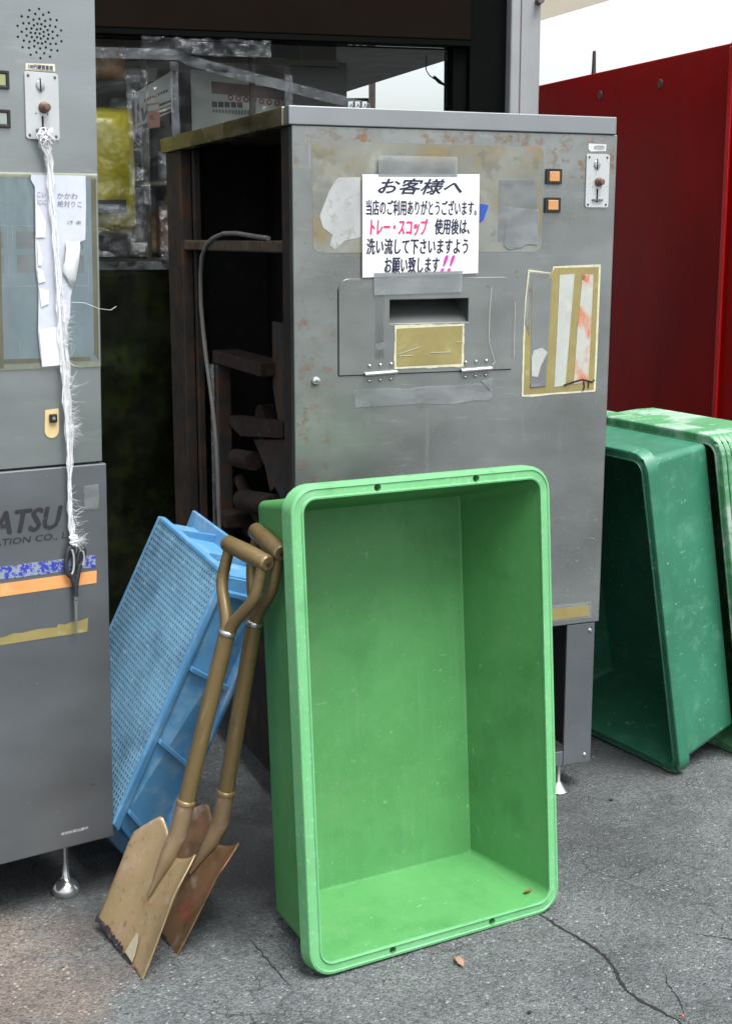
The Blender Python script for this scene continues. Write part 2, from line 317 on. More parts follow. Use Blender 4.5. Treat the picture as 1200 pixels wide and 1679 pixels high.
# ---- asphalt
def asphalt():
    m = bpy.data.materials.new('worn_asphalt'); m.use_nodes = True; nt = m.node_tree; N = nt.nodes; L = nt.links
    b = N['Principled BSDF']; tc = N.new('ShaderNodeTexCoord'); vec = tc.outputs['Object']
    col = mixc(nt, noise_fac(nt, vec, 2.6, .3, .7, 8), (.045, .052, .053), (.112, .126, .127))
    col = mixc(nt, noise_fac(nt, vec, 11, .45, .72, 6), col, (.075, .080, .086))
    # stones of the aggregate: random grey per cell
    vo = N.new('ShaderNodeTexVoronoi'); vo.inputs['Scale'].default_value = 210; vo.feature = 'F1'; L.new(vec, vo.inputs['Vector'])
    sp = N.new('ShaderNodeSeparateColor'); L.new(vo.outputs['Color'], sp.inputs[0])
    mr = N.new('ShaderNodeMapRange'); mr.inputs[3].default_value = .6; mr.inputs[4].default_value = 1.4; L.new(sp.outputs[0], mr.inputs[0])
    cc = N.new('ShaderNodeCombineColor')
    for i in range(3): L.new(mr.outputs[0], cc.inputs[i])
    col = mixc(nt, 1.0, col, cc.outputs[0], 'MULTIPLY')
    gt = N.new('ShaderNodeMapRange'); gt.clamp = True; gt.inputs[1].default_value = .972; gt.inputs[2].default_value = .99; L.new(sp.outputs[1], gt.inputs[0])
    col = mixc(nt, gt.outputs[0], col, (.20, .21, .21))
    col = mixc(nt, noise_fac(nt, vec, 70, .60, .70, 3), col, (.022, .024, .026))
    # brown paint-dust stain in front of the left machine (own outline)
    sx = N.new('ShaderNodeVectorMath'); sx.operation = 'SUBTRACT'; sx.inputs[1].default_value = (-.74, 2.42, 0); L.new(vec, sx.inputs[0])
    sm = N.new('ShaderNodeVectorMath'); sm.operation = 'MULTIPLY'; sm.inputs[1].default_value = (2.9, 2.6, 0); L.new(sx.outputs[0], sm.inputs[0])
    ln = N.new('ShaderNodeVectorMath'); ln.operation = 'LENGTH'; L.new(sm.outputs[0], ln.inputs[0])
    nf = noise_fac(nt, vec, 7, .2, .8, 6)
    ad = N.new('ShaderNodeMath'); ad.operation = 'ADD'; L.new(ln.outputs['Value'], ad.inputs[0]); L.new(nf, ad.inputs[1])
    rg = N.new('ShaderNodeMapRange'); rg.clamp = True; rg.inputs[1].default_value = 1.5; rg.inputs[2].default_value = .95; rg.inputs[3].default_value = 0; rg.inputs[4].default_value = .8
    L.new(ad.outputs[0], rg.inputs[0])
    col2 = mixc(nt, 1.0, col, (1.55, 1.12, .92), 'MULTIPLY')
    col = mixc(nt, rg.outputs[0], col, col2)
    # shade between crate and tray painted into the colour, plus dark stains; ragged outlines
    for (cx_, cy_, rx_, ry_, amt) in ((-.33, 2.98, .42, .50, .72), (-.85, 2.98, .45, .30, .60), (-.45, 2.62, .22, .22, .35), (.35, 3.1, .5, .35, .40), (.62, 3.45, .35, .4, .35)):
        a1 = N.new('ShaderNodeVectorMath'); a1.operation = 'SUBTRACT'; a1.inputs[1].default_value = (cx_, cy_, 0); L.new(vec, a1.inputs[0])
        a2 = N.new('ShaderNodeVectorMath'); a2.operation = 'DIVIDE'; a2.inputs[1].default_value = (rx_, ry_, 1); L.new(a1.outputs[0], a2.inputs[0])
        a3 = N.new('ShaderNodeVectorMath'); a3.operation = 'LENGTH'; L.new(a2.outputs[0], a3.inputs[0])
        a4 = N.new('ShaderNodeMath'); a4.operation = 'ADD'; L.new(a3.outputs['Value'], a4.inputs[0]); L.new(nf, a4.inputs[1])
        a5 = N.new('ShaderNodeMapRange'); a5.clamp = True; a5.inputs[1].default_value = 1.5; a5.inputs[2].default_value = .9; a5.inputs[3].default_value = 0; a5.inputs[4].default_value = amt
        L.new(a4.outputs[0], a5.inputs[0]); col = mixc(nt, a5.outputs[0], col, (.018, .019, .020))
    # hairline crazing
    wv = N.new('ShaderNodeVectorMath'); wv.operation = 'ADD'
    nn = N.new('ShaderNodeTexNoise'); nn.inputs['Scale'].default_value = 16; nn.inputs['Detail'].default_value = 4; L.new(vec, nn.inputs['Vector'])
    ns = N.new('ShaderNodeVectorMath'); ns.operation = 'SCALE'; ns.inputs[3].default_value = .09; L.new(nn.outputs['Color'], ns.inputs[0])
    L.new(vec, wv.inputs[0]); L.new(ns.outputs[0], wv.inputs[1])
    ve = N.new('ShaderNodeTexVoronoi'); ve.feature = 'DISTANCE_TO_EDGE'; ve.inputs['Scale'].default_value = 13; L.new(wv.outputs[0], ve.inputs['Vector'])
    ce = N.new('ShaderNodeMapRange'); ce.clamp = True; ce.inputs[1].default_value = .0; ce.inputs[2].default_value = .045; ce.inputs[3].default_value = 1; ce.inputs[4].default_value = 0; L.new(ve.outputs[0], ce.inputs[0])
    cm = N.new('ShaderNodeMath'); cm.operation = 'MULTIPLY'; L.new(ce.outputs[0], cm.inputs[0]); L.new(noise_fac(nt, vec, 3, .48, .66, 4), cm.inputs[1])
    col = mixc(nt, cm.outputs[0], col, (.02, .02, .022))
    L.new(col, b.inputs['Base Color'])
    b.inputs['Roughness'].default_value = .75; b.inputs['Specular IOR Level'].default_value = .45
    # relief
    h1 = N.new('ShaderNodeMath'); h1.operation = 'MULTIPLY_ADD'; h1.inputs[1].default_value = -.6; L.new(vo.outputs['Distance'], h1.inputs[0]); L.new(noise_fac(nt, vec, 45, 0, 1, 6), h1.inputs[2])
    h2 = N.new('ShaderNodeMath'); h2.operation = 'MULTIPLY_ADD'; h2.inputs[1].default_value = -.5; L.new(cm.outputs[0], h2.inputs[0]); L.new(h1.outputs[0], h2.inputs[2])
    bp = N.new('ShaderNodeBump'); bp.inputs['Strength'].default_value = .9; bp.inputs['Distance'].default_value = .006
    L.new(h2.outputs[0], bp.inputs['Height']); L.new(bp.outputs[0], b.inputs['Normal'])
    return m
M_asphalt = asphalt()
M_crack = pbr('crack_dark', (.008, .009, .008), .9, 0, .3, 60, [((.06, .06, .02), 25, .62, .72, .6)])

# ------------------------------------------------------------------ text
def text(name, body, rect, mat, parent, y=-.001, shear=0., bold=0., mirror=False):
    """flat lettering fitted to rect; bold = stroke thickening as a share of the line height"""
    cu = bpy.data.curves.new(name, 'FONT'); cu.body = body; cu.shear = shear; cu.resolution_u = 2
    t = bpy.data.objects.new(name, cu); COL.objects.link(t)
    me = bpy.data.meshes.new_from_object(t); bpy.data.objects.remove(t); bpy.data.curves.remove(cu)
    vs = [v.co.copy() for v in me.vertices]; fs = [tuple(p.vertices) for p in me.polygons]; bpy.data.meshes.remove(me)
    x0, x1, z0, z1 = rect; ax, bx = min(v.x for v in vs), max(v.x for v in vs); ay, by = min(v.y for v in vs), max(v.y for v in vs)
    e = bold * (z1 - z0); mb = MB()
    offs = [(0, 0)] if not e else [(0, 0), (-e, 0), (e, 0), (0, e * .6), (0, -e * .6)]
    for k, (dx, dz) in enumerate(offs):
        mb.add([(x0 + (v.x - ax) / (bx - ax) * (x1 - x0) + dx, y - .00004 * k, z0 + (v.y - ay) / (by - ay) * (z1 - z0) + dz) for v in vs], fs)
    return mb.build(name, mat, parent, fixn=False)

def sheet(pts, name, mat, parent, y0=-.0010, th=.0006, holes=()):
    """flat thin piece given by (x,z) outline lying in front of a face"""
    return MB().prism(pts, holes, y0, y0 + th).build(name, mat, parent)

def ragged(x0, x1, z0, z1, amp, n=10, seed=0, sides='lrtb'):
    rnd = random.Random(seed); out = []
    j = lambda on: rnd.uniform(-amp, amp) if on else 0
    for k in range(n): out.append((x0 + (x1 - x0) * k / n, z0 + j('b' in sides)))
    for k in range(n): out.append((x1 + j('r' in sides), z0 + (z1 - z0) * k / n))
    for k in range(n): out.append((x1 + (x0 - x1) * k / n, z1 + j('t' in sides)))
    for k in range(n): out.append((x0 + j('l' in sides), z1 + (z0 - z1) * k / n))
    return out

# ================================================================== GROUND
g = MB()
g.add([(-120, -120, 0), (120, -120, 0), (120, 120, 0), (-120, 120, 0)], [(0, 1, 2, 3)])
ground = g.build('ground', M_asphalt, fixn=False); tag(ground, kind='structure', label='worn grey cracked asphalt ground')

def crack(path, w, seed, parent):
    rnd = random.Random(seed); pts = []
    for i in range(len(path) - 1):
        a, b = Vector(path[i]), Vector(path[i + 1]); n = max(2, int((b - a).length / .008))
        for k in range(n):
            p = a.lerp(b, k / n); pts.append((p + Vector((rnd.uniform(-1, 1), rnd.uniform(-1, 1))) * .0022))
    vs = []; fs = []
    for i, p in enumerate(pts):
        t = (pts[min(i + 1, len(pts) - 1)] - pts[max(0, i - 1)]).normalized(); nrm = Vector((-t.y, t.x))
        ww = w * rnd.uniform(.35, 1.0) * min(1, .15 + 4 * i / len(pts), .15 + 4 * (len(pts) - 1 - i) / len(pts))
        vs += [(p.x + nrm.x * ww, p.y + nrm.y * ww, .0016), (p.x - nrm.x * ww, p.y - nrm.y * ww, .0016)]
        if i: fs.append((2 * i - 2, 2 * i - 1, 2 * i + 1, 2 * i))
    return MB().add(vs, fs).build('crack', M_crack, parent, fixn=False)
crack([(.33, 2.74), (.377, 2.682), (.403, 2.64), (.429, 2.602), (.449, 2.57), (.472, 2.529), (.485, 2.475), (.485, 2.43), (.495, 2.391), (.508, 2.365), (.531, 2.34), (.558, 2.307), (.60, 2.23)], .0045, 1, ground)
crack([(-.24, 2.60), (-.193, 2.51), (-.165, 2.45), (-.135, 2.395)], .0016, 2, ground)
crack([(.66, 2.62), (.72, 2.60), (.79, 2.57), (.9, 2.56)], .0018, 3, ground)
crack([(.58, 2.48), (.575, 2.42), (.585, 2.36), (.578, 2.28)], .0015, 4, ground)

# loose grit on the asphalt
gm = MB(); rnd = random.Random(5)
for k in range(420):
    x = rnd.uniform(-.95, 1.15); y = rnd.uniform(2.15, 3.9); s = rnd.choice([.0007, .0008, .001, .0012, .0018]) * rnd.uniform(.7, 1.3)
    a = rnd.uniform(0, 6.28); c, d = math.cos(a) * s, math.sin(a) * s
    gm.add([(x + c, y + d, 0), (x - d, y + c, 0), (x - c, y - d, 0), (x + d * .8, y - c, 0), (x + d * .2, y, s * 1.3)], [(0, 1, 4), (1, 2, 4), (2, 3, 4), (3, 0, 4)])
M_grit = pbr('pale_grit', (.15, .15, .145), .8, 0, .6, 60)
tag(gm.build('grit', M_grit), 'fine pale grit scattered over the asphalt', 'grit', kind='stuff')

# ================================================================== MAIN MACHINE
A = empty('coin_dispenser', (-.1592, 3.0829, 0), (0, 0, .3828), 'grey steel coin machine with open left side and white customer notice', 'machine')
W, H, D, ZB = .812, 1.637, 1.119, .447
# front panel with a hole behind the slot
slot = (.228, .426, 1.207, 1.262)
MB().prism([(0, ZB), (W - .006, ZB), (W, H), (0, H)], [[(slot[0], slot[2]), (slot[1], slot[2]), (slot[1], slot[3]), (slot[0], slot[3])]], 0, .022).build('front_panel', M_steel, A, bevel=.0025)
# slot recess: sloping chute
rc = MB()
x0, x1, z0, z1 = slot
rc.add([(x0, .004, z0), (x1, .004, z0), (x1, .075, z0 + .05), (x0, .075, z0 + .05), (x0, .004, z1), (x1, .004, z1), (x1, .075, z1), (x0, .075, z1)],
       [(0, 1, 2, 3), (3, 2, 6, 7), (0, 3, 7, 4), (1, 5, 6, 2), (4, 7, 6, 5)])
rc.build('slot_chute', M_steel, A, fixn=False)
# hatch plate, hinged at the bottom
hx0, hx1, hz0, hz1 = .1055, .541, 1.094, 1.309
hatch = MB().prism(rrect(hx0, hx1, hz0, hz1, .024, 6, (0, 0, 1, 1)), [[(slot[0], slot[2]), (slot[1], slot[2]), (slot[1], slot[3]), (slot[0], slot[3])]], -.0034, -.0002).build('hatch', M_steel, A, bevel=.0008, seg=1)
MB().prism([(hx0 - .0022, hz0), (hx0 - .0004, hz0), (hx0 - .0004, hz1 - .022), (hx0 - .0022, hz1 - .022)], (), -.0012, 0.0008).build('seam', M_hole, hatch)
MB().prism([(hx0, hz0 - .0018), (hx1, hz0 - .0018), (hx1, hz0 - .0004), (hx0, hz0 - .0004)], (), -.0012, 0.0008).build('seam', M_hole, hatch)
for hx in (.166, .4075):
    hg = MB()
    hg.tube([(hx, -.0075, 1.0945), (hx + .0785, -.0075, 1.0975)], .0052, 12)
    h_o = hg.build('hinge', M_chrome, A, 40)
    for k in range(3):
        for dz in (.0175, -.0165):
            MB().lathe([(.0001, .0045), (.0022, .0042), (.0038, .0025), (.0042, 0)], 10, (hx + .013 + .0265 * k, -.0034 if dz > 0 else 0, 1.096 + dz + .0012 * k), 'y').build('screw', M_chrome, h_o, 40)
lk = MB().lathe([(.0001, .008), (.006, .008), (.0095, .006), (.0105, 0)], 20, (.0505, 0, 1.0835), 'y').build('lock', M_chrome, A, 40)
MB().lathe([(.0001, .0092), (.0035, .0092), (.0036, .0075)], 12, (.0505, 0, 1.0835), 'y').build('keyhole', M_boltgrey, lk)
# cap slab
MB().box(-.008, .806, -.004, .03, 1.6375, 1.677).build('top_cap', M_steel_top, A, bevel=.002)
MB().add([], []).box(-.012, .022, .031, 1.128, 1.637, 1.677).build('cap_side', M_brass_steel, A, bevel=.002)
MB().box(.0225, .803, .031, 1.12, 1.655, 1.674).build('roof_sheet', M_frame, A)
# side frame, posts, interior
MB().box(.0, .03, .0225, .075, ZB, 1.6365).build('front_post', M_frame, A, bevel=.002)
MB().box(.0, .03, .955, 1.118, ZB, 1.6365).box(.031, .05, .93, .953, ZB, 1.6365).build('rear_post', M_frame, A, bevel=.002)
MB().box(.004, .04, .0755, .9545, 1.365, 1.392).build('cross_rail', M_rail, A, bevel=.004)
MB().box(.79, .80, .0225, 1.119, ZB, 1.637).build('right_side_panel', M_steel_d, A)
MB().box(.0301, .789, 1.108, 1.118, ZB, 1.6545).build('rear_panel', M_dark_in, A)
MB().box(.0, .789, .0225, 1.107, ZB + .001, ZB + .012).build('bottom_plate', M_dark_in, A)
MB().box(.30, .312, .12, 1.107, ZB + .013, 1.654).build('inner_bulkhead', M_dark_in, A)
# mechanism seen through the open side
MB().box(.06, .14, .44, .885, 1.052, 1.088).build('bracket', M_rust, A, bevel=.004)
MB().box(.06, .10, .835, .90, .46, 1.05).build('upright', M_rustgrey, A, bevel=.003)
MB().tube([(.055, .862, 1.05), (.055, .862, .47)], .009, 8).build('shaft', M_chrome, A, 40)
pm = Matrix(((0, 1, 0, 0), (1, 0, 0, 0), (0, 0, 1, 0), (0, 0, 0, 1)))
MB().prism([(.30, 1.19), (.46, 1.19), (.46, 1.02), (.42, .94), (.30, .90)], (), .10, .108, pm).build('gusset_plate', M_rustgrey, A)
MB().prism([(.36, .945), (.85, .905), (.85, .885), (.72, .862), (.36, .905)], (), .09, .13, pm).build('bracket', M_rust, A, bevel=.003)
MB().prism([(.36, .90), (.66, .86), (.56, .80), (.52, .74), (.48, .76), (.36, .70)], (), .108, .118, pm).build('gusset_plate', M_rustgrey, A)
MB().tube([(.10, .80, .79), (.10, .63, .805)], .026, 14).build('roller', M_rust, A, 40)
MB().tube([(.10, .74, .68), (.10, .45, .715)], .03, 14).build('roller', M_rust, A, 40)
MB().tube([(.12, .84, .72), (.12, .55, .60), (.12, .40, .63)], .018, 10).build('linkage', M_rust, A, 40)
MB().box(.05, .15, .74, .86, .60, .64).build('bracket', M_rust, A, bevel=.004)
MB().lathe([(.001, -.02), (.05, -.02), (.05, .02), (.001, .02)], 20, (.16, .70, .90), 'x').build('pulley', M_rust, A, 40)
MB().tube([(.16, .95, .58), (.16, .30, .56)], .034, 14).build('roller', M_rust, A, 40)
MB().box(.15, .25, .35, .80, .46, .53).build('gearbox', M_rust, A, bevel=.008)
# cable
cab = [(.197, 1.397), (.313, 1.402), (.44, 1.409), (.55, 1.409), (.636, 1.398), (.69, 1.383), (.735, 1.35), (.761, 1.301), (.773, 1.219), (.765, 1.15), (.75, 1.08), (.734, 1.023), (.71, .965), (.69, .91), (.675, .85), (.668, .78), (.666, .731), (.662, .613), (.66, .5), (.655, .46)]
MB().tube([(-.004 + .012 * min(1, abs(i - 6) / 5), y, z) for i, (y, z) in enumerate(cab)], .0058, 8).build('cable', M_cable, A, 60)
# legs / plinth
lp = MB().box(.7165, .797, .004, .012, .073, .4445).box(.789, .797, .0122, .9, .073, .4445).build('plinth_panel', M_steel_d, A, bevel=.002)
for px_, pz_ in ((.783, .425), (.779, .093)):
    MB().lathe([(.0001, .004), (.004, .003), (.006, 0)], 10, (px_, .004, pz_), 'y').build('screw', M_chrome, lp, 40)
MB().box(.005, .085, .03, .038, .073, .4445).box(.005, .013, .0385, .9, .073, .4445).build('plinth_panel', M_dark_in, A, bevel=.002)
MB().box(.6, .7, .05, .058, .073, .4445).build('inner_leg', M_frame, A)
MB().box(.62, .716, .006, .012, .073, .11).build('plinth_rail', M_steel_d, A, bevel=.001)
for fx, fy in ((.709, -.035), (.06, .08), (.70, .85), (.06, .85)):
    MB().lathe([(.001, 0), (.030, 0), (.031, .006), (.024, .012), (.011, .024), (.006, .030), (.006, .078), (.001, .078)], 20, (fx, fy + .05, 0)).build('levelling_foot', M_chrome, A, 40)

# ---- things fixed to its front
def deposit(name, mat, x0, x1, z0, z1, y): MB().add([(x0, y, z0), (x1, y, z0), (x1, y, z1), (x0, y, z1)], [(0, 1, 2, 3)]).build(name, mat, A, fixn=False)
deposit('rust_bloom', bloom('rust_bloom', (.30, .15, .05), 38, .50, .66, .8), .004, .805, 1.535, 1.634, -.0003)
deposit('rust_bloom', bloom('rust_bloom_edge', (.28, .13, .05), 30, .52, .66, .7), .004, .10, .75, 1.53, -.0003)
deposit('lime_marks', bloom('lime_marks', (.62, .65, .66), (16, 16, 110), .57, .70, .30), .01, .79, .66, 1.075, -.0003)
deposit('dust_marks', bloom('dust_marks', (.55, .58, .58), 120, .62, .68, .6), .62, .80, .51, 1.02, -.0004)
pa = sheet(rrect(.046, .614, 1.366, 1.605, .018), 'adhesive_patch', M_adhesive, A, -.0006, .0004)
sheet([(.062, 1.445), (.085, 1.50), (.105, 1.528), (.158, 1.53), (.158, 1.40), (.12, 1.392), (.098, 1.372), (.085, 1.382), (.092, 1.405), (.07, 1.42)], 'paper_remnant', pbr('grey_paper_remnant', (.40, .41, .42), .6, 0, .15, 12, [((.24, .24, .2), 30, .55, .66, .7)]), A, -.0012, .0004)
sheet([(.50, 1.530), (.59, 1.532), (.60, 1.49), (.60, 1.40), (.50, 1.39)], 'adhesive_remnant', M_tape_milky, A, -.0012, .0004)
sheet([(.525, 1.468), (.605, 1.462), (.603, 1.382), (.575, 1.384), (.56, 1.376), (.53, 1.372), (.515, 1.38)], 'paper_remnant', M_tape_milky, A, -.0020, .0004)
sheet([(.452, 1.475), (.474, 1.472), (.462, 1.438), (.452, 1.432)], 'blue_scrap', pbr('blue_tape', (.015, .07, .42), .4, 0, .1, 20), A, -.0012, .0004)
sheet(ragged(.142, .49, 1.021, 1.060, .003, 8, 3), 'tape_remnant', M_tape_milky, A, -.0012, .0004)
sheet([(.462, 1.0695), (.490, 1.0735), (.490, 1.041)], 'tape_remnant', M_tape_milky, A, -.0024, .0004)
sheet(ragged(.193, .214, 1.13, 1.28, .002, 8, 4), 'tape_remnant', M_tape, A, -.0040, .0004)
sheet([(.193, 1.148), (.216, 1.151), (.216, 1.166), (.193, 1.162)], 'tape_remnant', M_tape_milky, A, -.0046, .0004)
MB().tube([(.484, -.0042, 1.285), (.480, -.0042, 1.23), (.479, -.0042, 1.165), (.484, -.0042, 1.145), (.4955, -.0042, 1.112), (.49, -.0042, 1.105)], .0011, 5).build('glue_line', M_strip, A)
MB().tube([(.548, -.0008, 1.25), (.548, -.0008, 1.12)], .0008, 5).build('glue_line', M_olive_edge, A)
# yellowed card under the slot
sheet(ragged(.2395, .415, 1.104, 1.2035, .0012, 12, 5), 'tape_edge', M_olive_edge, A, -.0046, .0004)
sheet([(.2445, 1.110), (.409, 1.1125), (.4105, 1.199), (.2445, 1.196)], 'yellowed_card', M_olive, A, -.0054, .0004)
for (a, b) in (((.249, 1.138), (.30, 1.152)), ((.25, 1.134), (.285, 1.134)), ((.33, 1.139), (.38, 1.139)), ((.395, 1.162), (.411, 1.162))):
    MB().tube([(a[0], -.0056, a[1]), (b[0], -.0056, b[1])], .0009, 4).build('crease', M_strip, A)
# instruction sticker with three strips
sheet([(.571, 1.027), (.60, 1.025), (.65, 1.0285), (.70, 1.029), (.773, 1.031), (.775, 1.10), (.777, 1.336), (.70, 1.334), (.647, 1.332), (.641, 1.30), (.641, 1.318), (.581, 1.326), (.574, 1.25), (.571, 1.16)], 'tape_edge', M_olive_edge, A, -.0010, .0004)
sheet([(.5755, 1.032), (.768, 1.036), (.7715, 1.330), (.650, 1.3285), (.646, 1.318), (.636, 1.314), (.585, 1.318), (.582, 1.19), (.577, 1.22)], 'yellowed_border', M_olive, A, -.0016, .0004)
sheet([(.5745, 1.20), (.588, 1.17), (.592, 1.304), (.636, 1.306), (.638, 1.318), (.585, 1.322), (.578, 1.26)], 'tape_remnant', M_tape_milky, A, -.0022, .0004)
st1 = sheet([(.592, 1.048), (.634, 1.05), (.640, 1.16), (.643, 1.306), (.592, 1.304)], 'faded_strip', M_steel, A, -.0024, .0004)
sheet([(.596, 1.075), (.612, 1.072), (.62, 1.10), (.637, 1.13), (.622, 1.142), (.60, 1.136), (.594, 1.12)], 'peeled_corner', M_strip, st1, -.0032, .0004)
sheet([(.593, 1.0485), (.634, 1.0505), (.634, 1.059), (.593, 1.056)], 'dark_foot', M_greyink, st1, -.0038, .0004)
sheet([(.658, 1.046), (.688, 1.050), (.705, 1.314), (.665, 1.312)], 'label_strip', M_strip, A, -.0024, .0004)
sheet([(.711, 1.051), (.752, 1.055), (.7565, 1.312), (.727, 1.314), (.717, 1.18)], 'stained_strip', M_strip_rust, A, -.0024, .0004)
MB().tube([(.684, -.0026, 1.05), (.705, -.0026, 1.056), (.735, -.0026, 1.062), (.762, -.0026, 1.055), (.768, -.0026, 1.06)], .0022, 5).build('rust_streak', M_rust, A)
MB().tube([(.738, -.0026, 1.058), (.741, -.0026, 1.043), (.737, -.0026, 1.035)], .002, 5).build('rust_streak', M_rust, A)
MB().tube([(.752, -.0026, 1.056), (.752, -.0026, 1.04)], .0018, 5).build('rust_streak', M_rust, A)
# lower yellow sticker
sheet([(.62, .458), (.781, .460), (.782, .500), (.62, .5025)], 'tape_edge', M_tape_milky, A, -.0008, .0004)
sheet([(.62, .462), (.774, .465), (.776, .493), (.62, .4955)], 'yellowed_sticker', M_olive, A, -.0015, .0004)
# push buttons
for (bx, bz) in ((.6415, 1.5385), (.6400, 1.4735)):
    bt = MB().prism(rrect(bx - .0205, bx + .0205, bz - .0175, bz + .0175, .002, 2), [[(bx - .0145, bz - .0125), (bx + .0145, bz - .0125), (bx + .0145, bz + .0125), (bx - .0145, bz + .0125)]], -.006, 0).build('button_bezel', M_black, A, bevel=.001)
    MB().box(bx - .0135, bx + .0135, -.0085, -.0005, bz - .0115, bz + .0115).build('push_button', M_orange_btn, bt, bevel=.0015)
# coin acceptor
def coin_plate(par, x0, x1, z0, z1, lever=True):
    cx = (x0 + x1) / 2
    cp = MB().prism(rrect(x0, x1, z0, z1, .005, 4), (), -.0035, 0).build('coin_plate', M_coin, par, bevel=.001)
    for sx in (x0 + .007, x1 - .007):
        for sz in (z0 + .007, z1 - .007):
            MB().lathe([(.0001, .0025), (.002, .002), (.003, 0)], 8, (sx, -.0035, sz), 'y').build('screw', M_boltgrey, cp, 40)
    zs = z1 - .026 * (z1 - z0) / .123
    MB().lathe([(.0001, .004), (.008, .0035), (.0095, 0)], 18, (cx - .003, -.0035, zs + .002), 'y').build('coin_inlet', M_chrome, cp, 40)
    MB().prism([(cx - .0045, zs - .011), (cx - .0025, zs - .011), (cx - .0035, zs + .015), (cx - .0055, zs + .015)], (), -.0082, -.0068).build('coin_slit', M_hole, cp)
    MB().lathe([(.0001, .019), (.0055, .0185), (.0075, .016), (.0078, .008), (.0105, .004), (.011, 0)], 16, (cx + .003, -.0035, z0 + .48 * (z1 - z0)), 'y').build('return_knob', M_brownknob, cp, 40)
    MB().prism([(cx - .002, z0 + .012), (cx + .0015, z0 + .012), (cx + .0015, z0 + .043), (cx - .002, z0 + .043)], (), -.0045, -.0038).build('lever_slit', M_hole, cp)
    MB().box(cx - .014, cx + .014, -.0085, -.0045, z0 + .0155, z0 + .019).build('lever', M_boltgrey, cp)
    for dx, dz in ((.006, .068), (-.013, .047), (.010, .047), (.004, .094)):
        MB().lathe([(.0001, .0006), (.0013, .0005), (.0014, 0)], 6, (cx + dx, -.0036, z0 + dz), 'y').build('rivet_hole', M_hole, cp)
    return cp
coin_plate(A, .728, .7905, 1.469, 1.5915)
cl = sheet([(.733, 1.604), (.736, 1.599), (.741, 1.5975), (.781, 1.599), (.781, 1.6145), (.733, 1.6155)], 'coin_label', M_white, A, -.0012, .001)
text('label_text', '100円硬貨専用', (.748, .776, 1.6015, 1.6125), pbr('bleached_ink', (.38, .41, .46), .6, 0, .3, 80), cl, -.0018, bold=.01)

# ---- customer notice taped to the machine
NT = empty('paper_notice', A.matrix_basis @ Vector((.3035, -.006, 1.3125)), (0, 0, .3828), 'white laminated customer notice with black and pink Japanese text taped on machine', 'notice')
nx0, nz0 = .3035, 1.3125
def nr(x0, x1, z0, z1): return (x0 - nx0, x1 - nx0, z0 - nz0, z1 - nz0)
sg0, sg1, sgb, sgt = .1605, .4475, 1.3125, 1.5385
def zr(xa, xb, ya, yb):               # fractions of the sheet, y from the top
    w, h = sg1 - sg0, sgt - sgb
    return nr(sg0 + xa * w, sg0 + xb * w, sgt - yb * h, sgt - ya * h)
MB().prism([(sg0 - nx0, sgb - .001 - nz0), (sg1 - nx0 - .0005, sgb + .006 - nz0), (sg1 - nx0, sgt + .002 - nz0), (sg0 - nx0, sgt - .003 - nz0)], (), -.0006, 0).build('sheet', M_paper, NT)
text('text_line', 'お客様へ', zr(.13, .845, .045, .195), M_ink, NT, -.0012, .35, .030)
text('text_line', '当店のご利用ありがとうございます。', zr(.03, .975, .25, .40), M_ink, NT, -.0012, .0, .018)
text('text_line', 'トレー・スコップ', zr(.065, .55, .435, .595), M_pink, NT, -.0012, .15, .034)
text('text_line', '使用後は、', zr(.615, .915, .43, .585), M_ink, NT, -.0012, .12, .024)
text('text_line', '洗い流して下さいますよう', zr(.035, .905, .625, .78), M_ink, NT, -.0012, .08, .024)
text('text_line', 'お願い致します', zr(.185, .655, .805, .965), M_ink, NT, -.0012, .1, .024)
text('text_line', '!!', zr(.67, .79, .79, .95), M_magenta, NT, -.0012, .3, .035)
sheet([(.198 - nx0, 1.532 - nz0), (.391 - nx0, 1.534 - nz0), (.391 - nx0, 1.5775 - nz0), (.198 - nx0, 1.5765 - nz0)], 'clear_tape', M_tape_milky, NT, -.0014, .0004)
sheet([(.188 - nx0, 1.272 - nz0), (.405 - nx0, 1.276 - nz0), (.408 - nx0, 1.325 - nz0), (.188 - nx0, 1.322 - nz0)], 'clear_tape', M_tape_milky, NT, -.0014, .0004)

# ================================================================== LEFT MACHINE
B = empty('coin_vending_cabinet', (-.5424, 2.7812, 0), (.007, .0145, .6206), 'tall grey coin machine with speaker holes, torn paper and hanging scissors', 'machine')
WL, DL, ZS, ZT, ZF = .80, .55, .952, 1.95, .141
# upper door with the speaker holes cut through
spk = [(-.1182, 1.7725)]
for ring, (n, r) in enumerate(((6, .0085), (10, .0185), (14, .0275), (15, .0365), (16, .0455))):
    pass
hol = []
for ring in range(1, 6):
    for k in range(14 if ring > 1 else 7):
        a = 2 * math.pi * (k + .5 * (ring % 2)) / (14 if ring > 1 else 7)
        r = .0088 * ring
        if ring == 5 and k % 1: continue
        hol.append((-.1172 + r * math.cos(a), 1.772 + r * math.sin(a)))
hol.append((-.1172, 1.772))
MB().prism([(-WL, ZS + .003), (-.0095, ZS + .003), (-.0045, ZT), (-WL, ZT)], [circle(x, z, .0024, 8) for x, z in hol], 0, .02).build('upper_door', M_steel_clean, B)
MB().prism([(-WL, ZF), (-.0015, ZF), (-.0015, ZS - .002), (-WL, ZS - .002)], (), -.004, .018).build('lower_door', M_steel_d, B, bevel=.0025)
MB().box(-WL + .003, -.012, .0205, DL, .145, ZT - .004).build('body', M_steel_d, B, bevel=.003)
MB().box(-.17, -.07, .0202, .0204, 1.72, 1.83).build('speaker_back', M_hole, B)
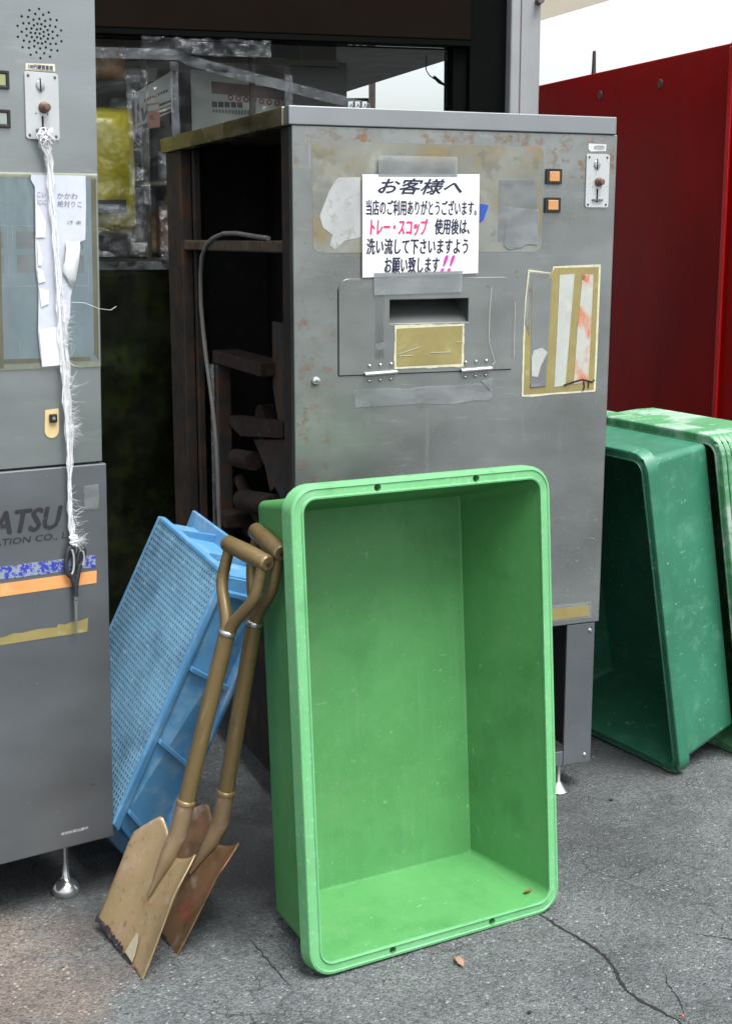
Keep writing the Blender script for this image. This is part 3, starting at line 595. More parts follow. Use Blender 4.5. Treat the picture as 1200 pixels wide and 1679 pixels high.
for fx, fy in ((-.0796, .075), (-.72, .075), (-.0796, .46), (-.72, .46)):
    MB().lathe([(.001, -.004), (.029, -.004), (.031, .004), (.029, .012), (.022, .022), (.014, .028), (.0085, .034), (.0065, .07), (.0055, .145), (.001, .145)], 24, (fx, fy, .004)).build('levelling_foot', M_chrome, B, 40)
# push-button lenses at the frame edge
for (z0, z1, m) in ((1.6665, 1.700, M_lime_btn), (1.597, 1.6305, M_grey_btn)):
    bz = MB().prism([(-.235, z0), (-.181, z0), (-.181, z1), (-.235, z1)], [[(-.231, z0 + .0055), (-.187, z0 + .0055), (-.187, z1 - .006), (-.231, z1 - .006)]], -.005, 0).build('button_bezel', M_black, B, bevel=.001)
    MB().box(-.2305, -.1875, -.0035, -.0003, z0 + .006, z1 - .0065).build('push_button', m, bz, bevel=.001)
lb = sheet([(-.1475, 1.7045), (-.089, 1.706), (-.089, 1.7195), (-.1475, 1.7165)], 'coin_label', pbr('cream_label', (.72, .66, .48), .5, 0, .08, 30), B, -.0012, .001)
sheet([(-.1445, 1.7065), (-.092, 1.708), (-.092, 1.7175), (-.1445, 1.7145)], 'label_face', M_white, lb, -.0018, .0004)
text('label_text', '100円硬貨専用', (-.142, -.0945, 1.7075, 1.716), M_blackink, lb, -.0024, bold=.03)
coin_plate(B, -.151, -.084, 1.580, 1.702)
# lock plate
lkp = MB().prism([(-.1005, 1.052)] + [(-.1005, 1.0665), (-.1285, 1.0645), (-.1305, 1.025)] + [(-.1160 + .0148 * math.cos(R(a)), 1.024 + .015 * math.sin(R(a))) for a in range(180, 361, 20)], (), -.002, 0).build('lock_plate', M_ylabel, B)
MB().box(-.1215, -.106, -.009, -.002, 1.040, 1.057).build('lock_body', M_black, lkp, bevel=.002)
MB().lathe([(.001, .0012), (.0035, .001), (.0037, 0)], 12, (-.114, -.009, 1.0485), 'y').build('lock_core', M_chrome, lkp, 40)
# faded instruction poster under film, yellowed tape round it
sheet([(-.60, 1.150), (-.0085, 1.147), (-.0075, 1.5215), (-.60, 1.507)], 'instruction_poster', M_print, B, -.0007, .0005)
sheet([(-.60, 1.1475), (-.009, 1.1465), (-.009, 1.156), (-.60, 1.156)], 'tape_edge', M_olive_edge, B, -.0014, .0004)
sheet([(-.60, 1.158), (-.03, 1.158), (-.03, 1.166), (-.60, 1.170)], 'tape_edge', M_olive, B, -.0014, .0004)
sheet([(-.60, 1.5), (-.0085, 1.511), (-.0085, 1.520), (-.60, 1.509)], 'tape_edge', M_olive_edge, B, -.0014, .0004)
sheet([(-.0215, 1.17), (-.0105, 1.157), (-.0095, 1.51), (-.0205, 1.51)], 'tape_edge', M_olive, B, -.0020, .0004)
sheet([(-.0125, 1.16), (-.0098, 1.16), (-.0088, 1.51), (-.0112, 1.51)], 'tape_edge', M_olive_edge, B, -.0026, .0004)
for (x0, x1, z0, z1) in ((-.185, -.030, 1.305, 1.42), (-.34, -.193, 1.305, 1.42)):
    fr_ = sheet([(x0, z0), (x1, z0), (x1, z1), (x0, z1)], 'print_frame', M_printline, B, -.0014, .0004, [[(x0 + .0016, z0 + .0016), (x1 - .0016, z0 + .0016), (x1 - .0016, z1 - .0016), (x0 + .0016, z1 - .0016)]])
    for (a0, a1, b0, b1) in ((.06, .48, .62, .9), (.52, .94, .62, .9), (.06, .48, .22, .52), (.52, .94, .22, .52)):
        sheet([(x0 + a0 * (x1 - x0), z0 + b0 * (z1 - z0)), (x0 + a1 * (x1 - x0), z0 + b0 * (z1 - z0)), (x0 + a1 * (x1 - x0), z0 + b1 * (z1 - z0)), (x0 + a0 * (x1 - x0), z0 + b1 * (z1 - z0))], 'print_picture', M_printgrey, fr_, -.0014, .0004)
sheet([(-.60, 1.150), (-.0085, 1.147), (-.0075, 1.5215), (-.60, 1.507)], 'cover_film', film('poster_film', (.95, .97, .96), .03, .14, .7, (10, 10, 6), frn=1.35, bdist=.015, wscale=(30, 30, 8)), B, -.0034, .0004)
sheet([(-.2185, 1.15), (-.2095, 1.15), (-.2065, 1.509), (-.2155, 1.509)], 'tape_edge', M_olive, B, -.0020, .0004)
# lower door prints
text('maker_name', 'ATSU', (-.245, -.100, .8265, .872), M_blackink, B, -.0048, .28, .045)
text('maker_line', 'ATION CO., L', (-.245, -.092, .803, .8175), M_blackink, B, -.0048, .15, .012)
sheet(ragged(-.60, -.0305, .737, .7625, .0008, 20, 8), 'blue_print', M_blue_st, B, -.0048, .0004)
sheet([(-.60, .700), (-.0295, .7035), (-.0285, .7295), (-.60, .7265)], 'orange_sticker', M_orange_st, B, -.0048, .0004)
sheet([(-.6, .606), (-.3, .604), (-.052, .603), (-.0495, .632), (-.07, .628), (-.085, .6285), (-.10, .625), (-.115, .629), (-.118, .622), (-.14, .624), (-.16, .6245), (-.19, .622), (-.21, .624), (-.23, .619), (-.6, .63)], 'yellowed_sticker', M_olive, B, -.0048, .0004)
sheet(ragged(-.052, -.0205, .858, .908, .002, 5, 12), 'paper_remnant', M_tape_milky, B, -.0048, .0004)
text('small_print', '実用新案出願中', (-.1215, -.0605, .172, .1785), M_white, B, -.0046, .1, .0)

# torn paper strip hanging on the poster
def lw(x, y, z): return B.matrix_basis @ Vector((x, y, z))
TP = empty('torn_paper_sheet', lw(-.09, -.006, 1.15), (.007, .0145, .6206), 'torn white paper sheet hanging over the faded blue poster', 'paper')
def tp(pts): return [(x + .09, z - 1.15) for x, z in pts]
sheet(tp([(-.1445, 1.5145), (-.034, 1.5165), (-.0345, 1.46), (-.0375, 1.395), (-.049, 1.390), (-.055, 1.36), (-.064, 1.31), (-.071, 1.285), (-.073, 1.25), (-.080, 1.225), (-.0905, 1.151), (-.1345, 1.149), (-.1375, 1.18), (-.1400, 1.215), (-.1385, 1.25), (-.1365, 1.30), (-.1405, 1.34), (-.1405, 1.385), (-.139, 1.45), (-.138, 1.492), (-.146, 1.505)]), 'sheet', M_paper_old, TP, 0, .0006)
sheet(tp([(-.1385, 1.467), (-.127, 1.445), (-.119, 1.425), (-.1215, 1.398), (-.1395, 1.3975)]), 'peeled_flap', M_paper_bright, TP, -.0022, .0006)
sheet(tp([(-.137, 1.393), (-.128, 1.36), (-.130, 1.345), (-.1365, 1.3445)]), 'peeled_flap', M_paper_bright, TP, -.0022, .0006)
sheet(tp([(-.1385, 1.34), (-.1275, 1.335), (-.1235, 1.315), (-.1365, 1.311)]), 'peeled_flap', M_paper_bright, TP, -.0022, .0006)
sheet(tp([(-.1360, 1.302), (-.117, 1.297), (-.118, 1.272), (-.133, 1.266)]), 'peeled_flap', M_paper_bright, TP, -.0022, .0006)
sheet(tp([(-.1385, 1.222), (-.093, 1.228), (-.0905, 1.153), (-.1340, 1.151)]), 'peeled_flap', M_paper_bright, TP, -.0022, .0006)
fl = MB()
fl.loft([[(-.0105 + .09 - .09, 0, 0)] * 1] if False else [[Vector((x + .09, y, z - 1.15)) for x, y, z in row] for row in (
    [(-.080, -.003, 1.392), (-.066, -.006, 1.388), (-.051, -.003, 1.392)], [(-.082, -.010, 1.378), (-.068, -.014, 1.376), (-.052, -.008, 1.380)],
    [(-.086, -.012, 1.352), (-.071, -.012, 1.350), (-.0555, -.008, 1.352)], [(-.092, -.006, 1.337), (-.078, -.007, 1.322), (-.062, -.006, 1.318)], [(-.080, -.004, 1.320), (-.074, -.004, 1.308), (-.0665, -.004, 1.303)])], False, False, False)
fo = fl.build('peeled_flap', M_paper_bright, TP, 60); sm_ = fo.modifiers.new('s', 'SOLIDIFY'); sm_.thickness = .0006
for body, x0, x1, z0, z1 in (('こい', -.134, -.117, 1.473, 1.482), ('かかわ', -.094, -.052, 1.4715, 1.4825), ('にに', -.134, -.116, 1.459, 1.468), ('絶対りこ', -.094, -.044, 1.4565, 1.468), ('さま', -.074, -.045, 1.424, 1.431)):
    text('text_line', body, (x0 + .09, x1 + .09, z0 - 1.15, z1 - 1.15), M_greyink, TP, -.0008, .1, .0)

# white plastic string with frayed fibres
ST = empty('frayed_plastic_string', lw(-.117, -.012, 1.59), (.007, .0145, .6206), 'frayed white plastic string hanging down the left machine', 'string')
core = [(-.117, 1.592), (-.121, 1.57), (-.113, 1.55), (-.110, 1.51), (-.108, 1.46), (-.104, 1.40), (-.101, 1.34), (-.098, 1.28), (-.094, 1.22), (-.089, 1.15), (-.089, 1.09), (-.086, 1.03), (-.086, .96), (-.087, .91), (-.088, .87), (-.0855, .83), (-.083, .80)]
wid = [.006, .010, .006, .0055, .0055, .005, .0055, .007, .008, .008, .0075, .008, .005, .003, .0045, .006, .0055]
M_ribbon = film('white_ribbon_film', (.95, .96, .97), .50, .3, .8, 120, (.88, .90, .94), frn=1.3, bdist=.006, wscale=(160, 160, 45))
rnd = random.Random(21); strands = MB()
for k in range(9):
    ph = rnd.uniform(0, 6.28); off = rnd.uniform(-1, 1); dep = rnd.uniform(0, 1)
    path = []
    for i in range(len(core) * 3 - 2):
        t = i / 3; a = int(t); f = t - a; b = min(a + 1, len(core) - 1)
        cx = core[a][0] * (1 - f) + core[b][0] * f; cz = core[a][1] * (1 - f) + core[b][1] * f; w = wid[a] * (1 - f) + wid[b] * f
        path.append((cx + .117 + w * off * .8 + .0012 * math.sin(ph + i * .9), -.0016 - dep * w * .7 - .0008 * math.sin(ph * 2 + i), cz - 1.59 + rnd.uniform(-.001, .001)))
    strands.tube(path, rnd.uniform(.0004, .0009), 4)
rib = []
for i in range(61):
    t = i / 60 * (len(core) - 1); a = min(int(t), len(core) - 2); f = t - a
    cx = core[a][0] * (1 - f) + core[a + 1][0] * f; cz = core[a][1] * (1 - f) + core[a + 1][1] * f; w = (wid[a] * (1 - f) + wid[a + 1] * f) * (1.05 + .25 * math.sin(i * 1.7))
    rib.append([Vector((cx + .117 + w * (k / 3 - 1) * 1.15, -.0035 - .0022 * math.sin(k * 1.9 + i * .35), cz - 1.59)) for k in range(7)])
MB().loft(rib, False, False, False).build('tape_ribbon', M_ribbon, ST, 80, fixn=False)
strands.build('strand_bundle', M_string, ST, 60)['kind'] = 'stuff'
fray = MB()
for k in range(420):
    i = rnd.choice([0, 0, 0, 0, 1, 7, 8, 8, 8, 9, 10, 10, 11, 11, 11, 14, 15, 16, 16, 16, 16]); x, z = core[i]; z += rnd.uniform(-.03, .03) * (i not in (0, 16)); x += rnd.uniform(-.003, .006)
    a = rnd.uniform(-1.0, .9) if i != 0 else rnd.uniform(-3.6, -.6); ln_ = rnd.uniform(.005, .026) * (1.7 if rnd.random() < .12 and i > 6 else 1)
    p = [Vector((x + .117, -.006, z - 1.59))]; bend = rnd.uniform(-1.2, 1.2)
    for s in range(5):
        a += bend / 5; p.append(p[-1] + Vector((math.cos(a) * ln_ / 5, -rnd.uniform(0, .0025), math.sin(a) * ln_ / 5)))
    fray.tube(p, [.00028, .00026, .00024, .0002, .00018, .00012], 3)
fray.tube([(-.075 + .117, -.006, 1.275 - 1.59), (-.05 + .117, -.01, 1.274 - 1.59), (-.02 + .117, -.012, 1.262 - 1.59), (.005 + .117, -.012, 1.259 - 1.59), (.018 + .117, -.01, 1.266 - 1.59)], .00045, 4)
fray.build('loose_fibres', M_string, ST)['kind'] = 'stuff'
knot = MB()
for k in range(12):
    c = Vector((-.117 + .117 + rnd.uniform(-.014, .010), -.008, rnd.uniform(-.018, .004))); p = []
    for s in range(14):
        a = s * .55 + k; p.append(c + Vector((math.cos(a) * .007, -.004 * math.sin(a * .7), math.sin(a + k) * .007)))
    knot.tube(p, .0012, 4)
knot.build('knot', M_string, ST, 60)
knot = MB()
for k in range(14):
    c = Vector((-.083 + .117 + rnd.uniform(-.003, .003), -.008, .797 - 1.59 + rnd.uniform(-.004, .012))); p = []
    for s in range(12):
        a = s * .6 + k; p.append(c + Vector((math.cos(a) * .006, -.003 * math.sin(a * .7), math.sin(a * .5 + k) * .005)))
    knot.tube(p, .0014, 4)
knot.build('knot', M_string, ST, 60)

# scissors
SC = empty('scissors', lw(-.084, -.012, .60), (.007, .0145, .6206), 'dark-handled closed scissors hanging from the string, blades down', 'scissors')
def loop_handle(cx, cz, rx, rz, tilt, r):
    p = []
    for k in range(25):
        a = 2 * math.pi * k / 24; u, v = rx * math.cos(a), rz * math.sin(a) * (1 + .15 * math.cos(a)); c, s = math.cos(tilt), math.sin(tilt)
        p.append((cx + u * c - v * s, -.003, cz + u * s + v * c))
    return MB().tube(p, r, 8)
h1 = loop_handle(-.006, .158, .0088, .030, -.06, .0046); h1.tube([(-.004, -.003, .130), (.003, -.003, .108), (.006, -.003, .085)], [.0055, .0060, .0035], 8)
h1 = h1.build('handle', M_scis, SC, 50)
MB().tube([(-.006 + .0066 * math.cos(t), -.0065, .158 + .026 * math.sin(t)) for t in [x * .4 - 1.4 for x in range(8)]], .0022, 6).build('grip_inlay', M_scis_in, h1, 50)
h2 = loop_handle(.0165, .164, .0062, .019, -.32, .0040); h2.tube([(.012, -.006, .146), (.006, -.006, .118), (.002, -.006, .085)], [.0048, .0052, .0035], 8)
h2 = h2.build('handle', M_scis, SC, 50)
MB().tube([(.0165 + .005 * math.cos(t), -.009, .164 + .015 * math.sin(t)) for t in [x * .4 - 1.4 for x in range(8)]], .0018, 6).build('grip_inlay', M_scis_in, h2, 50)
MB().prism([(.001, .088), (.008, .088), (.0065, .05), (.0035, -.004), (.0015, .03)], (), -.004, -.002).build('blade', M_chrome, SC)
MB().prism([(-.001, .088), (.006, .088), (.0055, .05), (.003, -.002), (.0005, .03)], (), -.0062, -.0044).build('blade', M_chrome, SC)
MB().lathe([(.0001, .002), (.002, .0015), (.0028, 0)], 12, (.0035, -.0062, .078), 'y').build('pivot_screw', M_boltgrey, SC, 40)

# ================================================================== TRAYS
def rloop(w, l, ins, rad, y, n=6):
    return [Vector((x, y, z)) for x, z in rrect(ins, w - ins, ins, l - ins, max(.004, rad), n)]
def make_tray(name, w, l, d, m_tub, m_rim, holes, label, group, hr=.0078, sk=.034):
    t = empty(name, label=label, cat='tray', group=group)
    tub = MB().loft([rloop(w, l, .050, .012, d), rloop(w, l, .046, .015, d - .004), rloop(w, l, .024, .024, sk - .001),
                     rloop(w, l, .0265, .028, .0035), rloop(w, l, .0275, .027, .0035), rloop(w, l, .0745, .012, d - .0085), rloop(w, l, .080, .010, d - .0055)], True, True)
    to = tub.build('tub', m_tub, t, 32)
    rim = MB().loft([rloop(w, l, .0205, .030, sk - .0005), rloop(w, l, .0030, .050, sk + .002), rloop(w, l, .0, .052, sk), rloop(w, l, .0012, .052, .005), rloop(w, l, .0035, .050, .0015),
                     rloop(w, l, .0085, .045, .0002), rloop(w, l, .0100, .044, .0022), rloop(w, l, .0225, .032, .0018), rloop(w, l, .0245, .030, -.0012), rloop(w, l, .0275, .027, -.0005), rloop(w, l, .0285, .026, .004)], False, False)
    # close the ring
    n = len(rloop(w, l, 0, .05, 0)); N = len(rim.v) // n
    rim.f += [((N - 1) * n + j, (N - 1) * n + (j + 1) % n, (j + 1) % n, j) for j in range(n)]
    ro = rim.build('rim', m_rim, t, 32)
    cut = MB()
    for x, z in holes: cut.lathe([(.001, -.06), (hr, -.06), (hr, .03), (.001, .03)], 14, (x, 0, z), 'y')
    co = cut.build('cutter', M_hole)
    bm_ = ro.modifiers.new('holes', 'BOOLEAN'); bm_.operation = 'DIFFERENCE'; bm_.object = co; bm_.solver = 'EXACT'
    dg = bpy.context.evaluated_depsgraph_get(); me = bpy.data.meshes.new_from_object(ro.evaluated_get(dg))
    ro.modifiers.clear(); ro.data = me
    bpy.data.objects.remove(co)
    for q in (to, ro):
        wn_ = q.modifiers.new('wn', 'WEIGHTED_NORMAL'); wn_.keep_sharp = True; wn_.weight = 80
    return t
tA = make_tray('plastic_tray', .603, .950, .230, M_greenA, M_greenA_rim, [(.19, .934), (.418, .934), (.187, .0155), (.427, .0155)], 'bright mint green mortar tray standing upright, opening towards the viewer', 'mortar trays')
tA.location = (-.1061, 2.4185, .005); tA.rotation_euler = (-.0915, .0117, .535)
# rust mark and fallen chip inside the tray
rs = MB().lathe([(.0001, .0006), (.006, .0005), (.010, .0001)], 9, (0, 0, 0)).build('rust_mark', pbr('fresh_rust', (.30, .09, .03), .8, 0, .3, 60), tA); rs.location = (.548, .040, .0410); rs.scale = (1.2, .7, 1); rs.rotation_euler = (R(-13), 0, .3)

corner_holes = lambda w, l: [(.022, .024), (w - .022, .024), (.022, l - .024), (w - .022, l - .024)]
bw, bl = .606, .90
tB = make_tray('plastic_tray', bw, bl, .238, M_greenB, M_greenB, corner_holes(bw, bl), 'dark teal green tray on edge beside the machine, leaning left', 'mortar trays')
TB_ROT = (.1973, .0107, -1.034)
tB.location = (.5210, 3.9670, .004); tB.rotation_euler = TB_ROT
def copy_tree(o, parent=None):
    c = o.copy(); COL.objects.link(c); c.parent = parent
    for ch in [x for x in bpy.data.objects if x.parent == o and x is not c]: copy_tree(ch, c)
    return c
dirv = Vector((.87, .49, 0)).normalized()
labs = ['bleached pale green tray, outermost of the nested stack by the red wall', 'second outermost green tray nested in the stack by the red wall', 'third green tray nested in the stack by the red wall', 'innermost green tray of the nested stack, rim nearest the teal tray']
tC = make_tray('plastic_tray', bw, bl, .212, M_greenC, M_greenC, corner_holes(bw, bl), labs[0], 'mortar trays', sk=.012)
for k in range(4):
    c = tC if k == 0 else copy_tree(tC); c['label'] = labs[k]; c.rotation_euler = TB_ROT; c.scale = (1, 1, 1.03)
    c.location = Vector(tB.location) + dirv * (.300 - .0185 * k)

# ================================================================== BLUE CRATE
CR = empty('mesh_crate', (-.538, 2.772, 0), (0, 0, 0), 'blue plastic crate with mesh base leaning between machine and shovels', 'crate')
co_ = Vector((-.538, 2.772, 0))
base = {'TL': (-.478, 3.148, .766), 'TR': (-.296, 2.826, .711), 'BR': (-.538, 2.776, .165), 'BL': (-.728, 3.100, .217)}
rimc = {'TL': (-.405, 3.235, .735), 'TR': (-.190, 2.875, .678), 'BR': (-.480, 2.880, .006), 'BL': (-.690, 3.20, .04)}
base = {k: Vector(v) - co_ for k, v in base.items()}; rimc = {k: Vector(v) - co_ for k, v in rimc.items()}
def P(a, b, c):                          # a across 0..1, b up 0..1, c from base 0 to rim 1
    f = lambda q: q['BL'].lerp(q['BR'], a).lerp(q['TL'].lerp(q['TR'], a), b)
    return f(base).lerp(f(rimc), c)
def cell(mb, a0, a1, b0, b1, c0, c1): mb.hexa([P(a, b, c) for b in (b0, b1) for c in (c0, c1) for a in (a0, a1)])
cell(m0 := MB(), .02, .98, .012, .988, .07, .11); m0.build('base_sheet', M_blue_in, CR)
lat = MB()
NA, NB = 30, 46
for i in range(NA + 1):
    a = .025 + .95 * i / NA; cell(lat, a - .0058, a + .0058, .02, .98, -.025, .071)
for j in range(NB + 1):
    b = .015 + .97 * j / NB; cell(lat, .02, .98, b - .0042, b + .0042, -.018, .071)
lo_ = lat.build('base_mesh', M_blue_lat, CR, fixn=False); lo_['kind'] = 'stuff'
bd = MB()
cell(bd, -.004, .022, 0, 1, -.03, .12); cell(bd, .975, 1.004, 0, 1, -.03, .12); cell(bd, .0225, .9745, -.004, .016, -.03, .12); cell(bd, .0225, .9745, .984, 1.004, -.03, .12)
bd.build('base_border', M_blue, CR, bevel=.003)
for nm, ar in (('side_wall', (.962, .985, .02, .98)), ('side_wall', (.015, .038, .02, .98)), ('end_wall', (.04, .96, .965, .985)), ('end_wall', (.04, .96, .015, .035))):
    w_ = MB(); cell(w_, *ar, .1205, .93); w_.build(nm, M_blue, CR)
for b in (.085, .36, .64, .93):
    r_ = MB(); cell(r_, .9855, 1.03, b - .008, b + .008, .121, .90); r_.build('rib', M_blue, CR, bevel=.001)
for a in (.3, .7):
    r_ = MB(); cell(r_, a - .008, a + .008, .9855, 1.01, .121, .90); r_.build('rib', M_blue, CR, bevel=.001)
rm = MB()
cell(rm, .955, 1.05, -.03, 1.03, .905, 1.0); cell(rm, -.05, .045, -.03, 1.03, .905, 1.0); cell(rm, .0455, .9545, -.03, .03, .905, 1.0); cell(rm, .0455, .9545, .97, 1.03, .905, 1.0)
rm.build('rim', M_blue, CR, bevel=.003)

# ================================================================== SHOVELS
def make_shovel(name, foot, neck, top, bdir, wdir, label, m_blade, worn):
    """blade from foot edge to neck, shaft from neck to grip: the two meet at an angle"""
    F = Vector(foot); Nk = Vector(neck); T = Vector(top)
    def frame(o, a, w):
        s = (a - o).normalized(); w = Vector(w); w = (w - s * w.dot(s)).normalized(); f = s.cross(w)
        m = Matrix((w, f, s)).transposed().to_4x4(); m.translation = o; return m
    Ms = frame(Nk, T, wdir); Mb = frame(F, Nk, bdir); hb = (Nk - F).length; Ltot = (T - Nk).length
    o = empty(name, label=label, cat='shovel', group='square shovels'); o.matrix_world = Ms
    K = Ms.inverted() @ Mb                                   # blade frame -> object frame
    nx, nz = 32, 24; hw = .117; rows = []
    rn = random.Random(len(label))
    ztop = lambda au: hb - .022 + .046 * min(1, au / .72) ** 1.5 - .058 * max(0, (au - .72) / .28) ** 1.3
    lift = lambda au, t: -(.006 + .022 * min(1, t * 1.15) ** 1.2) * max(0, (au - .50) / .50) ** 1.35 + .010 * (1 - au * au) * t
    for j in range(nz + 1):
        t = j / nz; row = []
        for i in range(nx + 1):
            u = -1 + 2 * i / nx; au = abs(u)
            z0 = .003 + rn.uniform(0, .005); z = z0 + (ztop(au) - z0) * t
            y = lift(au, t)
            rg = max(0, 1 - au / (.06 + .10 * t)) if t > .4 else 0
            y -= .012 * ((t - .4) / .6) * rg if t > .4 else 0
            row.append(K @ Vector((u * hw * (1 - .06 * t), y, z)))
        rows.append(row)
    bo = MB().loft(rows, False, False, False).build('blade', m_blade, o, 60, fixn=False)
    sm = bo.modifiers.new('s', 'SOLIDIFY'); sm.thickness = .0030; sm.offset = 0
    rr = []
    for i in range(41):
        u = -1 + 2 * i / 40; au = abs(u); y = -.008 * au ** 3
        rr.append([K @ Vector(p) for p in ((u * hw, y - .0028, .012 + rn.uniform(-.004, .007)), (u * hw, y - .0034, .0005 + rn.uniform(0, .004)), (u * hw, y + .003, .0005 + rn.uniform(0, .004)), (u * hw, y + .0026, .012))])
    MB().loft(rr, True, True).build('cutting_edge', M_bladeedge, o, fixn=False)
    if worn:
        wv = [K @ Vector((x, -.008 * (abs(x) / hw) ** 3 - .0042 - .012 * z, z)) for x, z in ((.020, .014), (.058, .014), (.056, .028), (.046, .050), (.034, .064), (.026, .060), (.022, .038))]
        MB().add(wv, [tuple(range(len(wv)))]).build('bare_patch', M_wornsteel, bo, fixn=False)
    Ki = K.inverted()
    def on_blade(t):                                         # straight continuation of the shaft, kept just proud of the blade
        p = Ki @ Vector((0, 0, -t)); p.y = min(p.y, -.004); p.z = min(p.z, hb); return K @ p
    path = [on_blade(.115), on_blade(.085), on_blade(.055), on_blade(.025), Vector((0, 0, .02)), Vector((0, 0, .065)), Vector((0, 0, .095))]
    MB().tube(path, [.003, .007, .012, .0165, .0190, .0188, .0182], 16).build('socket', M_socket, o, 50)
    zc = Ltot * .735
    MB().tube([(0, 0, .090), (0, 0, zc * .6), (0, 0, zc - .004)], .0165, 16).build('shaft', M_khaki, o, 50)
    MB().lathe([(.0166, .088), (.0196, .090), (.0196, .096), (.0166, .099)], 18).build('ring', M_khaki, o, 50)
    MB().lathe([(.0166, -.006), (.0188, -.004), (.0188, .003), (.0166, .005)], 18, (0, 0, zc)).build('ring', M_chrome, o, 50)
    gz = Ltot; gh = .068
    for sgn in (-1, 1):
        n = 16; pth = []; rad = []
        for k in range(n + 1):
            t = k / n; e = min(1, t / .62); x = sgn * (.006 + (gh - .020) * (3 * e * e - 2 * e ** 3))
            pth.append((x, 0, zc + (gz - zc) * t)); rad.append(.0125 - .0015 * t)
        MB().tube(pth, rad, 12).build('handle_arm', M_khaki, o, 50)
    MB().tube([(-gh, 0, gz), (-gh + .004, 0, gz), (0, 0, gz), (gh - .004, 0, gz), (gh, 0, gz)], [.0135, .0165, .0180, .0165, .0135], 16).build('grip', M_khaki, o, 50)
    for sgn in (-1, 1):
        MB().lathe([(.0001, sgn * .003), (.004, sgn * .0025), (.0055, 0)], 10, (sgn * gh, 0, gz), 'x').build('rivet', M_rust, o, 40)
    return o
bdir = (.133, -.187, 0)
make_shovel('square_shovel', (-.49, 2.539, 0), (-.379, 2.575, .213), (-.229, 2.60, .804), bdir, (.155, -.165, 0), 'front khaki square shovel with worn pale blade by the blue crate', M_blade, True)
make_shovel('square_shovel', (-.435, 2.632, 0), (-.302, 2.67, .198), (-.189, 2.62, .822), bdir, (.10, -.19, 0), 'rear khaki square shovel with rusty dark blade, against the green tray', M_blade_dirty, False)

# ================================================================== RED WALL
d_ = Vector((.34, -.94, 0)).normalized(); yaw_r = math.atan2(d_.y, d_.x)
RW = empty('red_wall', (.818, 7.033, 0), (0, 0, yaw_r), 'dark red sheet metal wall standing right of the machine', 'wall')
MB().box(-.06, 1.685, 0, .05, 0, 2.12).build('wall_panel', M_red, RW, bevel=.004)
MB().box(1.69, 3.4, -.03, .05, 0, 2.118).build('wall_panel', M_red, RW, bevel=.004)
MB().box(1.70, 1.725, -.042, -.031, 0, 2.1).build('edge_trim', M_redtrim, RW, bevel=.003)
MB().box(-.07, -.061, 0.0, .6, 0, 2.08).build('return_panel', M_red, RW)
for t in (.656, 1.156):
    MB().lathe([(.001, .004), (.017, .0035), (.020, 0)], 16, (t, 0, 2.02), 'y').build('bolt_cap', M_boltgrey, RW, 40)
MB().lathe([(.012, 0), (.010, .02), (.008, .1), (.001, .105)], 8, (.546, .025, 2.12)).build('spike', M_frame, RW)

# ================================================================== SHOP FRONT
S = empty('shop_front', (-.6, 4.5, 0), (0, 0, .25), 'dark glazed shop front with brown header beam behind the machines', 'shop')
MB().box(-2.2, .952, -.06, .10, 2.022, 2.75).build('header_beam', M_header, S, bevel=.004)
MB().box(-2.2, .952, -.058, .06, 2.004, 2.0215).build('header_rail', M_jamb, S, bevel=.002)
MB().box(.903, .951, -.03, .07, 0, 2.003).build('window_jamb', M_jamb, S, bevel=.003)
MB().box(.953, 1.076, -.05, .12, 0, 2.75).build('door_jamb', M_jamb, S, bevel=.003)
MB().box(1.078, 1.180, -.09, .06, 0, 2.75).build('corner_post', M_post, S, bevel=.006)
MB().box(1.11, 1.113, -.0925, -.0905, 0, 2.75).build('post_groove', M_boltgrey, S)
MB().lathe([(.001, .03), (.011, .03), (.012, 0)], 10, (1.168, -.09, 2.145), 'y').build('bolt', M_boltgrey, S, 40)
MB().box(-2.2, .9025, .0, .006, .12, 2.0035).build('window_pane', M_glass, S)
MB().box(-2.2, .9025, -.03, .05, 0, .118).build('sill', M_jamb, S, bevel=.003)
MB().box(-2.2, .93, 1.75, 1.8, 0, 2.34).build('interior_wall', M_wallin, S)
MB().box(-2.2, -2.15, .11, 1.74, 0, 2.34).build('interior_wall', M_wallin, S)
# eave / ceiling slab (polygon in the shop's own axes)
Si = Matrix.Rotation(-.25, 3, 'Z')
def sl(x, y): v = Si @ Vector((x + .6, y - 4.5, 0)); return v.x, v.y
ev = [sl(*p) for p in ((1.75, 4.05), (.751, 6.584), (.70, 6.75), (.70, 7.2), (.448, 7.877), (-.142, 9.584), (-3.5, 8.2))] + [(-2.3, .11), (1.06, .13), (1.40, -.3)]
em = MB()
n = len(ev); em.add([(x, y, 2.35) for x, y in ev] + [(x, y, 2.356) for x, y in ev], [tuple(range(n))[::-1], tuple(range(n, 2 * n))] + [(i, (i + 1) % n, n + (i + 1) % n, n + i) for i in range(n)])
em.build('eave', M_awning, S)
cb = [sl(*p) for p in ((.64, 7.12), (.435, 7.80), (-.15, 9.52), (-3.4, 8.1))] + [(-2.25, .12), (.95, .13)]
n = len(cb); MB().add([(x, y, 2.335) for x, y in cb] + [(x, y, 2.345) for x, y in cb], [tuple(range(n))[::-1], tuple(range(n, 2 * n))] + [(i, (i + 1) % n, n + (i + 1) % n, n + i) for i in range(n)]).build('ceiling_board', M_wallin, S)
M_dim = pbr('grey_shelf_metal', (.10, .085, .06), .5, .3, .2, 10)
